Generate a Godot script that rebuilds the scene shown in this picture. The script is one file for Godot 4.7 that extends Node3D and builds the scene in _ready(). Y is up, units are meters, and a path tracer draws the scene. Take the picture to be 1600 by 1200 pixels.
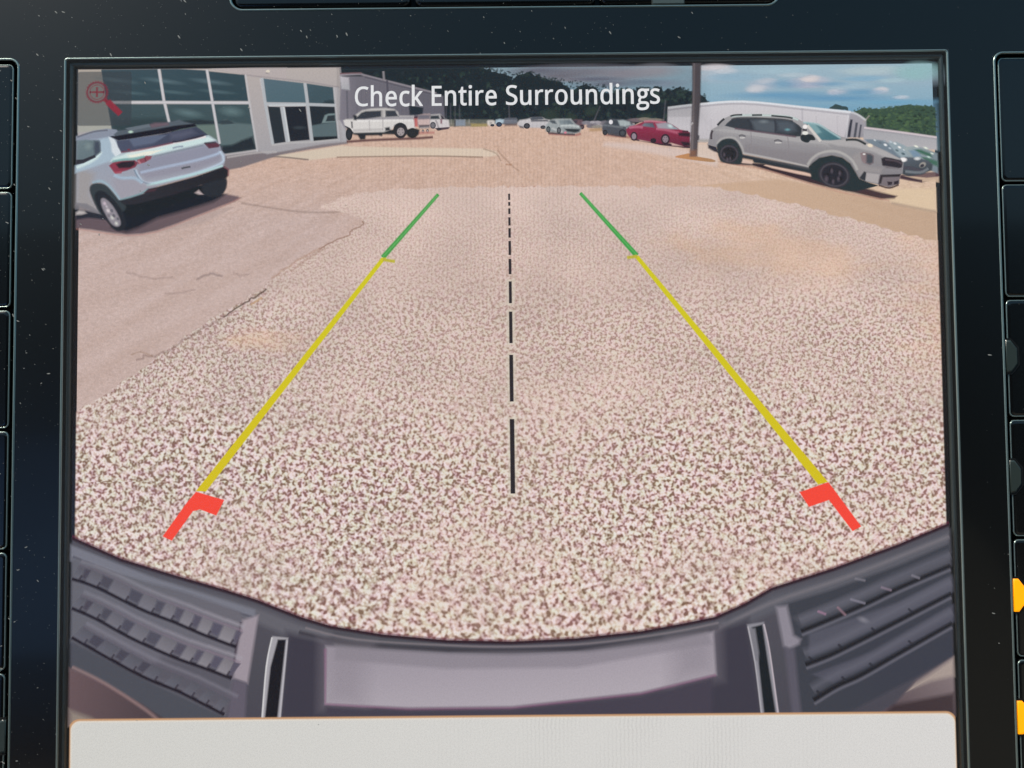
extends Node3D
# The dashboard of a car: a flat touchscreen that shows the rear camera's picture, its black bezel, the columns of
# keys on both sides. The screen is the flat thing it is: a panel that gives off light. What it shows is built as
# self-lit coloured pieces lying on that panel, shadows and highlights painted into them, in panel units (1 unit = 0.15 mm; x to the right, y down, from the top left
# corner of the picture), one thing for each thing shown.

const U := 0.00015
const PANEL := Vector3(-0.10125, 1.20, 0.0)   # where the picture's top left corner sits in the car
var zed := 0.0                                # how far in front of the panel the next piece lies, in units
var ink: StandardMaterial3D
var rng := RandomNumberGenerator.new()
var names := {}
var origin := Vector3.ZERO                    # base of the thing that is being built

# ------------------------------------------------------------------ helpers
func numbered(called: String) -> String:
	var n: int = names.get(called, 0)
	names[called] = n + 1
	return called if n == 0 else "%s_%03d" % [called, n]

func pan(x: float, y: float, z := 0.0) -> Vector3:
	return PANEL + Vector3(x * U, -y * U, z * U)

func thing(called: String, label: String, category: String, x: float, y: float, group := "", kind := "") -> Node3D:
	var o := Node3D.new()
	o.name = numbered(called)
	add_child(o)
	o.position = pan(x, y)
	origin = o.position
	tag(o, label, category, group, kind)
	return o

func tag(o: Node, label: String, category := "", group := "", kind := "") -> void:
	if label: o.set_meta("label", label)
	if category: o.set_meta("category", category)
	if group: o.set_meta("group", group)
	if kind: o.set_meta("kind", kind)

func col(h: String) -> Color:
	return Color.html(h)

func paint() -> Dictionary:
	return {"v": PackedVector3Array(), "c": PackedColorArray(), "t": PackedVector2Array(), "i": PackedInt32Array()}

func vert(b: Dictionary, p: Vector2, c: Color, z: float) -> int:
	b.v.append(pan(p.x, p.y, z) - origin)
	var l := c.srgb_to_linear()
	b.c.append(Color(l.r, l.g, l.b, c.a))
	b.t.append(Vector2(p.x / 1350.0, p.y / 1015.0))
	return b.v.size() - 1

func v2(n: Array) -> PackedVector2Array:
	var p := PackedVector2Array()
	for k in n.size() / 2:
		p.append(Vector2(n[2 * k], n[2 * k + 1]))
	return p

func smooth(p: PackedVector2Array, closed := true, each := 4) -> PackedVector2Array:
	var q := PackedVector2Array()
	var n := p.size()
	for k in (n if closed else n - 1):
		var a := p[(k - 1 + n) % n] if closed else p[maxi(k - 1, 0)]
		var d := p[(k + 2) % n] if closed else p[mini(k + 2, n - 1)]
		for j in each:
			q.append(p[k].cubic_interpolate(p[(k + 1) % n], a, d, float(j) / each))
	if not closed:
		q.append(p[n - 1])
	return q

func rough(p: PackedVector2Array, amp: float, step: float, s: int) -> PackedVector2Array:
	var r := RandomNumberGenerator.new()
	r.seed = s
	var q := PackedVector2Array()
	for k in p.size():
		var a := p[k]
		var d := p[(k + 1) % p.size()]
		var n := maxi(1, int(a.distance_to(d) / step))
		for j in n:
			var at := a.lerp(d, float(j) / n)
			q.append(at + (Vector2(r.randf_range(-amp, amp), r.randf_range(-amp, amp))))
	return q

func area(p: PackedVector2Array) -> float:
	var s := 0.0
	for k in p.size():
		s += p[k].cross(p[(k + 1) % p.size()])
	return s / 2

func shade(p: Vector2, c: Color, g: Array) -> Color:
	if g.is_empty():
		return c
	var a := Vector2(g[0], g[1])
	var d := Vector2(g[2], g[3]) - a
	return c.lerp(g[4], clampf((p - a).dot(d) / d.length_squared(), 0.0, 1.0))

# one filled outline. o: f width of the soft edge, s rounded corners, a opacity, g [x0, y0, x1, y1, second colour]
func fill(b: Dictionary, outline, c: Color, o := {}) -> void:
	var p: PackedVector2Array = outline if outline is PackedVector2Array else v2(outline)
	if o.get("s", false):
		p = smooth(p)
	var bottom := 1016.0 if not o.get("free", false) else 1300.0
	for q in (p if o.get("f", 3.0) > 0 else PackedVector2Array()):
		if q.x < 0.8 or q.x > 1349.2 or q.y < 0.8:
			var cut := Geometry2D.intersect_polygons(p, rect(0.9, 0.9, 1349.1, bottom))
			if cut.is_empty():
				return
			p = cut[0]
			break
	if area(p) < 0:
		p.reverse()
	var n := p.size()
	var f: float = o.get("f", 3.0)
	var g: Array = o.get("g", [])
	c.a = o.get("a", 1.0)
	if g.size(): g[4].a = c.a
	var inner := PackedVector2Array()
	var outer := PackedVector2Array()
	for k in n:
		var d1 := (p[k] - p[(k - 1 + n) % n]).normalized()
		var d2 := (p[(k + 1) % n] - p[k]).normalized()
		var m := (d1 + d2).normalized()
		if m == Vector2.ZERO: m = d1
		var w := Vector2(m.y, -m.x) / maxf(0.6, m.dot(d1))
		inner.append(p[k] - w * f * 0.5)
		outer.append(p[k] + w * f * 0.5)
	var tri := Geometry2D.triangulate_polygon(inner)
	if tri.is_empty():
		inner = p
		tri = Geometry2D.triangulate_polygon(p)
		if tri.is_empty():
			print("outline crosses itself at ", p[0])
			return
	zed += 0.006
	var at: int = b.v.size()
	for q in inner:
		vert(b, q, shade(q, c, g), zed)
	for k in tri:
		b.i.append(at + k)
	if f > 0:
		var rim: int = b.v.size()
		for q in outer:
			var e := shade(q, c, g)
			e.a = 0.0
			vert(b, q, e, zed)
		for k in n:
			var j := (k + 1) % n
			for t in [at + k, at + j, rim + j, at + k, rim + j, rim + k]:
				b.i.append(t)

# a soft line along points; w width, or w to w2
func line(b: Dictionary, pts, w: float, c: Color, o := {}) -> void:
	var p: PackedVector2Array = pts if pts is PackedVector2Array else v2(pts)
	if o.get("s", true) and p.size() > 2:
		p = smooth(p, false)
	for q in p:
		if q.x < 0.8 or q.x > 1349.2 or q.y < 0.8:
			var cut := Geometry2D.intersect_polyline_with_polygon(p, rect(0.9, 0.9, 1349.1, 1016))
			if cut.is_empty():
				return
			p = cut[0]
			break
	zed += 0.006
	var f: float = o.get("f", 2.6)
	var w2: float = o.get("w2", w)
	c.a = o.get("a", 1.0)
	var e := Color(c, 0.0)
	var n := p.size()
	var last := -1
	for k in n:
		var d := (p[mini(k + 1, n - 1)] - p[maxi(k - 1, 0)]).normalized()
		var m := Vector2(d.y, -d.x)
		var h := lerpf(w, w2, float(k) / (n - 1)) * 0.5
		var inside := maxf(h - f * 0.5, 0.05)
		var at := vert(b, p[k] + m * (h + f * 0.5), e, zed)
		vert(b, p[k] + m * inside, c, zed)
		vert(b, p[k] - m * inside, c, zed)
		vert(b, p[k] - m * (h + f * 0.5), e, zed)
		if last >= 0:
			for j in 3:
				for t in [last + j, last + j + 1, at + j + 1, last + j, at + j + 1, at + j]:
					b.i.append(t)
		last = at

# a soft ellipse; turn in degrees, hard = share of the radius that is full
func blob(b: Dictionary, at: Array, rx: float, ry: float, c: Color, o := {}) -> void:
	zed += 0.006
	var turn: float = deg_to_rad(o.get("turn", 0.0))
	var hard: float = o.get("hard", 0.75)
	c.a = o.get("a", 1.0)
	var e := Color(c, 0.0)
	var centre := Vector2(at[0], at[1])
	var mid := vert(b, centre, c, zed)
	var n := 28 if maxf(rx, ry) > 8 else 12
	for k in n:
		var d := Vector2(cos(TAU * k / n) * rx, sin(TAU * k / n) * ry)
		vert(b, centre + (d * hard).rotated(turn), c, zed)
		vert(b, centre + d.rotated(turn), e, zed)
	for k in n:
		var j := (k + 1) % n
		var a := mid + 1 + 2 * k
		var d := mid + 1 + 2 * j
		for t in [mid, a, d, a, a + 1, d + 1, a, d + 1, d]:
			b.i.append(t)

# a ring of an ellipse
func ring(b: Dictionary, at: Array, rx: float, ry: float, w: float, c: Color, o := {}) -> void:
	var p := PackedVector2Array()
	for k in 33:
		p.append(Vector2(at[0], at[1]) + Vector2(cos(TAU * k / 32) * rx, sin(TAU * k / 32) * ry).rotated(deg_to_rad(o.get("turn", 0.0))))
	line(b, p, w, c, o.merged({"s": false}))

func obj(called: String, b: Dictionary, parent: Node = null, m: Material = null) -> MeshInstance3D:
	var arrays := []
	arrays.resize(Mesh.ARRAY_MAX)
	arrays[Mesh.ARRAY_VERTEX] = b.v
	arrays[Mesh.ARRAY_COLOR] = b.c
	arrays[Mesh.ARRAY_TEX_UV] = b.t
	arrays[Mesh.ARRAY_INDEX] = b.i
	var mesh := ArrayMesh.new()
	mesh.add_surface_from_arrays(Mesh.PRIMITIVE_TRIANGLES, arrays)
	var o := MeshInstance3D.new()
	o.mesh = mesh
	o.material_override = m if m else ink
	if parent:
		o.name = called
		parent.add_child(o, true)
	else:
		o.name = numbered(called)
		add_child(o)
		o.position = origin
	return o

# a part made of one outline
func piece(called: String, parent: Node, outline, c: Color, o := {}) -> MeshInstance3D:
	var b := paint()
	fill(b, outline, c, o)
	return obj(called, b, parent)

func lone(called: String, b: Dictionary, label: String, category: String, group := "", kind := "", m: Material = null) -> MeshInstance3D:
	var o := obj(called, b, null, m)
	tag(o, label, category, group, kind)
	return o

func base(x: float, y: float) -> void:
	origin = pan(x, y)

func rect(x0: float, y0: float, x1: float, y1: float) -> PackedVector2Array:
	return PackedVector2Array([Vector2(x0, y0), Vector2(x1, y0), Vector2(x1, y1), Vector2(x0, y1)])

func round_rect(x0: float, y0: float, x1: float, y1: float, r: float, each := 6) -> PackedVector2Array:
	var p := PackedVector2Array()
	var cs := [Vector2(x1 - r, y0 + r), Vector2(x1 - r, y1 - r), Vector2(x0 + r, y1 - r), Vector2(x0 + r, y0 + r)]
	for k in 4:
		for j in each + 1:
			var a := -PI / 2 + k * PI / 2 + j * PI / 2 / each
			p.append(cs[k] + Vector2(cos(a), sin(a)) * r)
	return p

# ---- solid pieces of the dashboard
func plastic(c: Color, rough_: float, coat := 0.0) -> StandardMaterial3D:
	var m := StandardMaterial3D.new()
	m.albedo_color = c
	m.roughness = rough_
	if coat > 0:
		m.clearcoat_enabled = true
		m.clearcoat = coat
		m.clearcoat_roughness = 0.08
	return m

func solid(called: String, st: SurfaceTool, m: Material, parent: Node = null) -> MeshInstance3D:
	st.generate_normals()
	st.index()
	var o := MeshInstance3D.new()
	o.mesh = st.commit()
	o.material_override = m
	if parent:
		o.name = called
		parent.add_child(o, true)
	else:
		o.name = numbered(called)
		add_child(o)
		o.position = origin
	return o

func quad(st: SurfaceTool, a: Vector3, b: Vector3, c: Vector3, d: Vector3) -> void:
	for p in [a, b, c, a, c, d]:
		st.add_vertex(p)

# a loop of outlines stacked in depth (each a Vector2 outline with its z), closed by a cap on the last
func loft(st: SurfaceTool, outlines: Array, zs: Array, cap := true) -> void:
	for k in outlines.size() - 1:
		st.set_smooth_group(0 if k > 0 and k < outlines.size() - 1 else 0)
		var p: PackedVector2Array = outlines[k]
		var q: PackedVector2Array = outlines[k + 1]
		for j in p.size():
			var i := (j + 1) % p.size()
			quad(st, pan(p[j].x, p[j].y, zs[k]) - origin, pan(p[i].x, p[i].y, zs[k]) - origin, pan(q[i].x, q[i].y, zs[k + 1]) - origin, pan(q[j].x, q[j].y, zs[k + 1]) - origin)
	if cap:
		st.set_smooth_group(1)
		var p: PackedVector2Array = outlines[-1]
		var tri := Geometry2D.triangulate_polygon(p)
		var flip := area(p) < 0
		for k in tri.size() / 3:
			var t := [tri[3 * k], tri[3 * k + 1], tri[3 * k + 2]]
			var e := (p[t[1]] - p[t[0]]).cross(p[t[2]] - p[t[0]])
			if e < 0: t.reverse()
			for i in t:
				st.add_vertex(pan(p[i].x, p[i].y, zs[-1]) - origin)

func box(st: SurfaceTool, x0: float, y0: float, x1: float, y1: float, z0: float, z1: float, bev := 0.0) -> void:
	if bev > 0:
		loft(st, [rect(x0, y0, x1, y1), rect(x0, y0, x1, y1), rect(x0 + bev, y0 + bev, x1 - bev, y1 - bev)], [z0, z1 - bev, z1])
	else:
		loft(st, [rect(x0, y0, x1, y1), rect(x0, y0, x1, y1)], [z0, z1])

# a half-round lip that runs round a rounded rectangle
func lip(st: SurfaceTool, x0: float, y0: float, x1: float, y1: float, r: float, w: float, z0: float, h: float) -> void:
	var outs := []
	var zs := []
	for k in 9:
		var a := PI * k / 8
		var d := w * 0.5 * (1 - cos(a))
		outs.append(round_rect(x0 + d, y0 + d, x1 - d, y1 - d, maxf(r - d, 0.5), 8))
		zs.append(z0 + h * sin(a))
	loft(st, outs, zs, false)

func _ready() -> void:
	rng.seed = 41
	stage()
	dashboard()
	touchscreen()
	shown_setting()
	shown_vehicles()
	shown_tailgate()
	shown_marks()
	finish_screen()
	dust()

# ------------------------------------------------------------------ camera, sky, sun
func stage() -> void:
	var cam := Camera3D.new()
	cam.fov = 50
	cam.near = 0.01
	cam.far = 2000
	var right := Vector3(0.999955, -0.0094195, -0.0010383)
	var up := Vector3(0.0094529, 0.999191, 0.0390902)
	var back := Vector3(0.0006693, -0.0390982, 0.9992351)
	cam.transform = Transform3D(Basis(right, up, back), pan(680.294, 552.716, 1285.818))
	add_child(cam)
	cam.make_current()
	var we := WorldEnvironment.new()
	var e := Environment.new()
	var sky := Sky.new()
	var pm := ProceduralSkyMaterial.new()
	pm.sky_top_color = Color(0.32, 0.51, 0.64)
	pm.sky_horizon_color = Color(0.60, 0.73, 0.79)
	pm.ground_bottom_color = Color(0.10, 0.095, 0.09)
	pm.ground_horizon_color = Color(0.30, 0.29, 0.28)
	pm.sky_curve = 0.2
	sky.sky_material = pm
	e.background_mode = Environment.BG_SKY
	e.sky = sky
	e.tonemap_mode = Environment.TONE_MAPPER_LINEAR
	e.tonemap_exposure = 1.0
	e.sdfgi_enabled = true
	e.ssao_enabled = true
	e.ssil_enabled = true
	we.environment = e
	add_child(we)
	var sun := DirectionalLight3D.new()
	sun.light_energy = 1.2
	sun.light_color = Color(1.0, 0.96, 0.9)
	sun.light_angular_distance = 0.5
	sun.shadow_enabled = true
	sun.basis = Basis.looking_at(Vector3(0.75, -0.85, -0.45))
	add_child(sun)
	ink = StandardMaterial3D.new()
	ink.resource_name = "screen_light"
	ink.shading_mode = BaseMaterial3D.SHADING_MODE_UNSHADED
	ink.vertex_color_use_as_albedo = true
	ink.transparency = BaseMaterial3D.TRANSPARENCY_ALPHA
	ink.cull_mode = BaseMaterial3D.CULL_DISABLED

# ------------------------------------------------------------------ the dashboard round the screen
func dashboard() -> void:
	var black := plastic(Color(0.045, 0.05, 0.055), 0.30, 0.35)
	var key_black := plastic(Color(0.05, 0.055, 0.06), 0.22, 0.5)
	var trim := plastic(Color(0.62, 0.69, 0.67), 0.32, 0.5)
	trim.metallic = 0.75
	var rim_dark := plastic(Color(0.22, 0.26, 0.26), 0.3, 0.5)
	rim_dark.metallic = 0.45
	var hollow := plastic(Color(0.02, 0.02, 0.022), 0.6)
	var pad := plastic(Color(0.07, 0.07, 0.075), 0.75)

	base(675, 8000)
	var st := SurfaceTool.new()
	st.begin(Mesh.PRIMITIVE_TRIANGLES)
	quad(st, pan(-4e6, 8000, 4e6) - origin, pan(-4e6, 8000, -4e6) - origin, pan(4e6, 8000, -4e6) - origin, pan(4e6, 8000, 4e6) - origin)
	tag(solid("ground", st, plastic(Color(0.30, 0.29, 0.28), 0.9)), "pale ground outside under the car", "ground", "", "structure")

	var d := thing("dashboard", "dark soft dashboard carrying the screen and the key columns", "dashboard", 675, 7995, "", "structure")
	st = SurfaceTool.new()
	st.begin(Mesh.PRIMITIVE_TRIANGLES)
	box(st, -3200, -900, 4550, 2400, -1900, -12, 40)
	solid("dash_body", st, pad, d)
	st = SurfaceTool.new()
	st.begin(Mesh.PRIMITIVE_TRIANGLES)
	box(st, -100, 2400, 1450, 7995, -1600, -20, 40)
	solid("console", st, pad, d)

	# unseen seats and dark panel, added to colour what the glossy black plastic mirrors
	seat(-0.56, 0.87, 0.60, 0.42, col("5a93d2"), "blue reclined seat added behind the camera to tint the left bezel reflection")
	seat(0.46, 0.62, 0.60, 0.62, col("8f8678"), "grey brown reclined seat added behind the camera to tint the right bezel reflection")
	base(675, 3200)
	st = SurfaceTool.new()
	st.begin(Mesh.PRIMITIVE_TRIANGLES)
	for q in [[-1.5, 0.35, 1.60, 1.9, 1.95]]:
		for p in [[-1.5, 1.5]]:
			quad(st, Vector3(p[0], q[1], q[3]) - origin, Vector3(p[1], q[1], q[3]) - origin, Vector3(p[1], q[2], q[3]) - origin, Vector3(p[0], q[2], q[3]) - origin)
			quad(st, Vector3(p[0], q[1], q[4]) - origin, Vector3(p[1], q[1], q[4]) - origin, Vector3(p[1], q[2], q[4]) - origin, Vector3(p[0], q[2], q[4]) - origin)
			quad(st, Vector3(p[0], q[2], q[3]) - origin, Vector3(p[1], q[2], q[3]) - origin, Vector3(p[1], q[2], q[4]) - origin, Vector3(p[0], q[2], q[4]) - origin)
	tag(solid("added_rear_panel", st, plastic(Color(0.03, 0.03, 0.035), 0.8)), "dark panel added behind the camera to darken the bezel reflections", "", "", "structure")

	# fascia: a plate with openings for the screen, the two key columns and the strip of keys at the top
	var f := thing("screen_bezel", "glossy black bezel framing the touchscreen, specked with dust", "bezel", 675, 1420)
	var holes := [round_rect(-19, -16, 1369, 1290, 4), round_rect(-250, -17, -93, 1290, 15), round_rect(1443, -12, 1600, 1290, 15), round_rect(240, -210, 1107, -92, 20)]
	st = SurfaceTool.new()
	st.begin(Mesh.PRIMITIVE_TRIANGLES)
	var cuts := [-420.0, -171.0, 675.0, 1521.0, 1770.0]
	for k in 4:
		var bits := [rect(cuts[k], -330, cuts[k + 1], 1420)]
		for h in holes:
			var next := []
			for p in bits:
				next.append_array(Geometry2D.clip_polygons(p, h))
			bits = next
		for p in bits:
			if area(p) < 0: p.reverse()
			loft(st, [p, p], [-11.0, 10.0])
	solid("fascia", st, black, f)
	var edge := SurfaceTool.new()
	edge.begin(Mesh.PRIMITIVE_TRIANGLES)
	lip(edge, -21.5, -18.5, 1371.5, 1293, 6, 3.6, 9.0, 2.0)
	solid("opening_edge", edge, trim, f)
	edge = SurfaceTool.new()
	edge.begin(Mesh.PRIMITIVE_TRIANGLES)
	lip(edge, -16.5, -13.5, 1366.5, 1287, 4, 8, 1.5, 5.5)
	solid("inner_rim", edge, rim_dark, f)
	for h in [[-252, -19, -91, 1292, 16], [1441, -14, 1602, 1292, 16], [238, -212, 1109, -90, 22]]:
		edge = SurfaceTool.new()
		edge.begin(Mesh.PRIMITIVE_TRIANGLES)
		lip(edge, h[0], h[1], h[2], h[3], h[4], 4, 9.0, 2.0)
		solid("recess_rim", edge, trim, f)
		st = SurfaceTool.new()
		st.begin(Mesh.PRIMITIVE_TRIANGLES)
		box(st, h[0] + 1, h[1] + 1, h[2] - 1, h[3] - 1, -11.5, -9)
		solid("recess_floor", st, hollow, f)

	var left_at := [-11.0, 192.5, 379.5, 568.0, 755.0, 939.5, 1126.0]
	var right_at := [-6.0, 196.0, 378.0, 565.0, 749.0, 932.5, 1116.5]
	var place := ["topmost", "second from the top", "third from the top", "fourth from the top", "fifth from the top", "lowest"]
	for side in 2:
		var at: Array = left_at if side == 0 else right_at
		var x0: float = -246.0 if side == 0 else 1449.5
		var x1: float = -101.5 if side == 0 else 1596.0
		for k in 6:
			var lamp := 0
			if side == 1 and k >= 2: lamp = 1 if k < 4 else 2
			if side == 0 and k == 5: lamp = 1
			var what: String = ["", " with grey lens", " with glowing orange lens"][lamp]
			var t := thing("dashboard_key", "%s black key%s, column %s of the screen" % [place[k], what, "left" if side == 0 else "right"], "key", (x0 + x1) / 2, at[k + 1] - 3, "black keys beside the screen")
			st = SurfaceTool.new()
			st.begin(Mesh.PRIMITIVE_TRIANGLES)
			var outs := []
			for inset in [0.0, 0.0, 1.2, 3.6, 6.5]:
				outs.append(round_rect(x0 + inset, at[k] + inset, x1 - inset, at[k + 1] - 3.0 - inset, 9.0 - inset * 0.6))
			loft(st, outs, [-9.0, 4.0, 6.2, 7.6, 8.0])
			solid("key_cap", st, key_black, t)
			st = SurfaceTool.new()
			st.begin(Mesh.PRIMITIVE_TRIANGLES)
			lip(st, x0 + 0.8, at[k] + 0.8, x1 - 0.8, at[k + 1] - 3.8, 8, 2.6, 5.4, 1.8)
			solid("key_glint_lip", st, trim, t)  # pale lip added to draw the bright glint along the key's bevel
			if lamp:
				var c: float = [0, 0, 455.0 + 12, 653.0, 834.5, 1019.5][k] if side == 1 else 1034.0
				var s := 1.0 if side == 1 else -1.0
				var e: float = 1447.0 if side == 1 else -99.0
				var shape := PackedVector2Array()
				var ring_ := PackedVector2Array()
				for q in [[0, -25], [7, -25], [17, -12], [17, 12], [7, 25], [0, 25]]:
					shape.append(Vector2(e + s * q[0], c + q[1]))
					ring_.append(Vector2(e + s * (q[0] * 1.25), c + q[1] * 1.13))
				if area(shape) < 0:
					shape.reverse()
					ring_.reverse()
				st = SurfaceTool.new()
				st.begin(Mesh.PRIMITIVE_TRIANGLES)
				loft(st, [ring_, ring_], [-8.0, 8.6])
				solid("lens_seat", st, hollow, t)
				st = SurfaceTool.new()
				st.begin(Mesh.PRIMITIVE_TRIANGLES)
				var mid := PackedVector2Array()
				for q in shape: mid.append(q.lerp(Vector2(e + s * 8.0, c), 0.12))
				loft(st, [shape, shape, mid], [7.0, 9.6, 10.4])
				var lens := plastic(Color(0.22, 0.26, 0.25), 0.3, 0.3)
				if lamp == 2:
					lens = plastic(Color(0.9, 0.5, 0.02), 0.35)
					lens.emission_enabled = true
					lens.emission = Color(1.0, 0.62, 0.02)
					lens.emission_energy_multiplier = 1.15
				var o := solid("indicator_lamp" if lamp == 2 else "indicator_lens", st, lens, t)
				if lamp == 2:
					o.set_meta("label", "lit orange indicator")
	for k in 3:
		var x0: float = [245.0, 531.0, 825.0][k]
		var x1: float = [524.0, 818.0, 1102.0][k]
		var t := thing("dashboard_key", "%s black key of the strip above the screen%s" % [["left", "middle", "right"][k], ", with a pale grey lens" if k == 2 else ""], "key", (x0 + x1) / 2, -97, "black keys in the strip above the screen")
		st = SurfaceTool.new()
		st.begin(Mesh.PRIMITIVE_TRIANGLES)
		var outs := []
		for inset in [0.0, 0.0, 1.2, 3.6, 6.5]:
			outs.append(round_rect(x0 + inset, -205 + inset, x1 - inset, -97 - inset, 12.0 - inset * 0.8))
		loft(st, outs, [-9.0, 4.0, 6.2, 7.6, 8.0])
		solid("key_cap", st, key_black, t)
		if k == 2:
			st = SurfaceTool.new()
			st.begin(Mesh.PRIMITIVE_TRIANGLES)
			box(st, 906, -126, 958, -95.5, 7.0, 9.6, 1.5)
			solid("indicator_lens", st, plastic(Color(0.34, 0.38, 0.37), 0.3, 0.5), t)

func seat(x: float, y: float, z: float, tall: float, c: Color, label: String) -> void:
	var t := Node3D.new()
	t.name = numbered("added_seat")
	add_child(t)
	t.position = Vector3(x, 0, z)
	origin = t.position
	tag(t, label, "seat", "added seats", "structure")
	var cloth := plastic(c, 0.85)
	var dark := plastic(Color(0.07, 0.07, 0.075), 0.8)
	for part in [["backrest", 0.26, 0.0, tall, 0.12, cloth, -0.95, y], ["cushion", 0.28, -0.5, 0.0, 0.14, plastic(Color(0.52, 0.45, 0.40), 0.85), -1.5, y - 0.06], ["base", 0.22, -0.1, 0.0, 0.3, dark, 0.0, y - 0.1]]:
		var st := SurfaceTool.new()
		st.begin(Mesh.PRIMITIVE_TRIANGLES)
		var w: float = part[1]
		var deep: float = part[4]
		var rings := []
		var a: float = part[2] if part[0] != "base" else -(y - 0.1)
		for k in 4:
			var inset: float = [0.03, 0.0, 0.0, 0.03][k]
			var p := round_rect(-w + inset, a + inset, w - inset, part[3] - inset, 0.04)
			rings.append(p)
		for k in 3:
			for q in rings[k].size():
				var n: int = (q + 1) % rings[k].size()
				var zz := [0.0, 0.03, deep - 0.03, deep]
				quad(st, Vector3(rings[k][q].x, rings[k][q].y, zz[k]), Vector3(rings[k][n].x, rings[k][n].y, zz[k]), Vector3(rings[k + 1][n].x, rings[k + 1][n].y, zz[k + 1]), Vector3(rings[k + 1][q].x, rings[k + 1][q].y, zz[k + 1]))
		for face in [[0, 0.0], [3, deep]]:
			var tri := Geometry2D.triangulate_polygon(rings[face[0]])
			for q in tri:
				st.add_vertex(Vector3(rings[face[0]][q].x, rings[face[0]][q].y, face[1]))
		var o := solid(part[0], st, part[5], t)
		o.position = Vector3(0, part[7], 0)
		o.rotation.x = -part[6] if part[0] != "cushion" else -part[6]

func dust() -> void:
	# dry dust caught by the sun: short flat flecks on the bezel, the keys and the glass
	var m := plastic(Color(0.62, 0.62, 0.6), 0.7)
	var st := SurfaceTool.new()
	st.begin(Mesh.PRIMITIVE_TRIANGLES)
	var top := Vector3(0, 0, 0.35)
	for k in 6:
		var a := Vector3(cos(TAU * k / 6), sin(TAU * k / 6), 0)
		var d := Vector3(cos(TAU * (k + 1) / 6), sin(TAU * (k + 1) / 6), 0)
		for p in [top, d, a]:
			st.add_vertex(p)
	st.generate_normals()
	var fleck := st.commit()
	for set_ in 2:
		base(675, 500)
		var mm := MultiMesh.new()
		mm.transform_format = MultiMesh.TRANSFORM_3D
		mm.mesh = fleck
		var at := []
		var tries := 9000 if set_ == 0 else 1500
		for k in tries:
			var x := rng.randf_range(-250, 1600)
			var y := rng.randf_range(-200, 1100)
			var on_screen := x > -18 and x < 1368 and y > -15
			if on_screen != (set_ == 1): continue
			# thick towards the top left, thin to the right and below
			var keep := clampf(1.15 - (x + 250) / 1500.0 * 0.98 - maxf(y, 0) / 1100.0 * 0.45, 0.1, 1.0)
			if set_ == 1: keep *= clampf(1.2 - maxf(x, 0) / 700.0, 0.05, 1.0) * clampf(1.1 - maxf(y, 0) / 700.0, 0.1, 1.0)
			if rng.randf() > keep: continue
			var z := (10.2 if not (x < -93 or x > 1443) else 8.2) if set_ == 0 else zed + 0.75
			if set_ == 0 and y < -92 and x > 240 and x < 1107: z = 8.2
			var big := pow(rng.randf(), 9.0)
			var len_ := 0.38 + 3.2 * big
			var wide := 0.32 + 0.75 * big
			var turn := -deg_to_rad(rng.randfn(52, 14) if y < 350 else rng.randfn(15, 25))
			var b_ := Basis(Vector3(0, 0, 1), turn) * Basis.from_scale(Vector3(len_ * U, wide * U, wide * U))
			at.append(Transform3D(b_, pan(x, y, z) - origin))
		mm.instance_count = at.size()
		for k in at.size(): mm.set_instance_transform(k, at[k])
		var o := MultiMeshInstance3D.new()
		o.multimesh = mm
		o.material_override = m
		o.name = numbered("dust_specks")
		add_child(o)
		o.position = origin
		tag(o, ["pale dust specks scattered over the black bezel and keys", "pale dust specks lying on the screen glass"][set_], "dust", "", "stuff")

# ------------------------------------------------------------------ the screen itself
func touchscreen() -> void:
	var t := thing("touchscreen", "black edged touchscreen showing the rear camera's picture", "touchscreen", 675, 1300)
	var st := SurfaceTool.new()
	st.begin(Mesh.PRIMITIVE_TRIANGLES)
	box(st, -26, -23, 1376, 1297, -10, -0.3)
	solid("panel", st, plastic(Color(0.02, 0.025, 0.03), 0.15), t)

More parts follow.
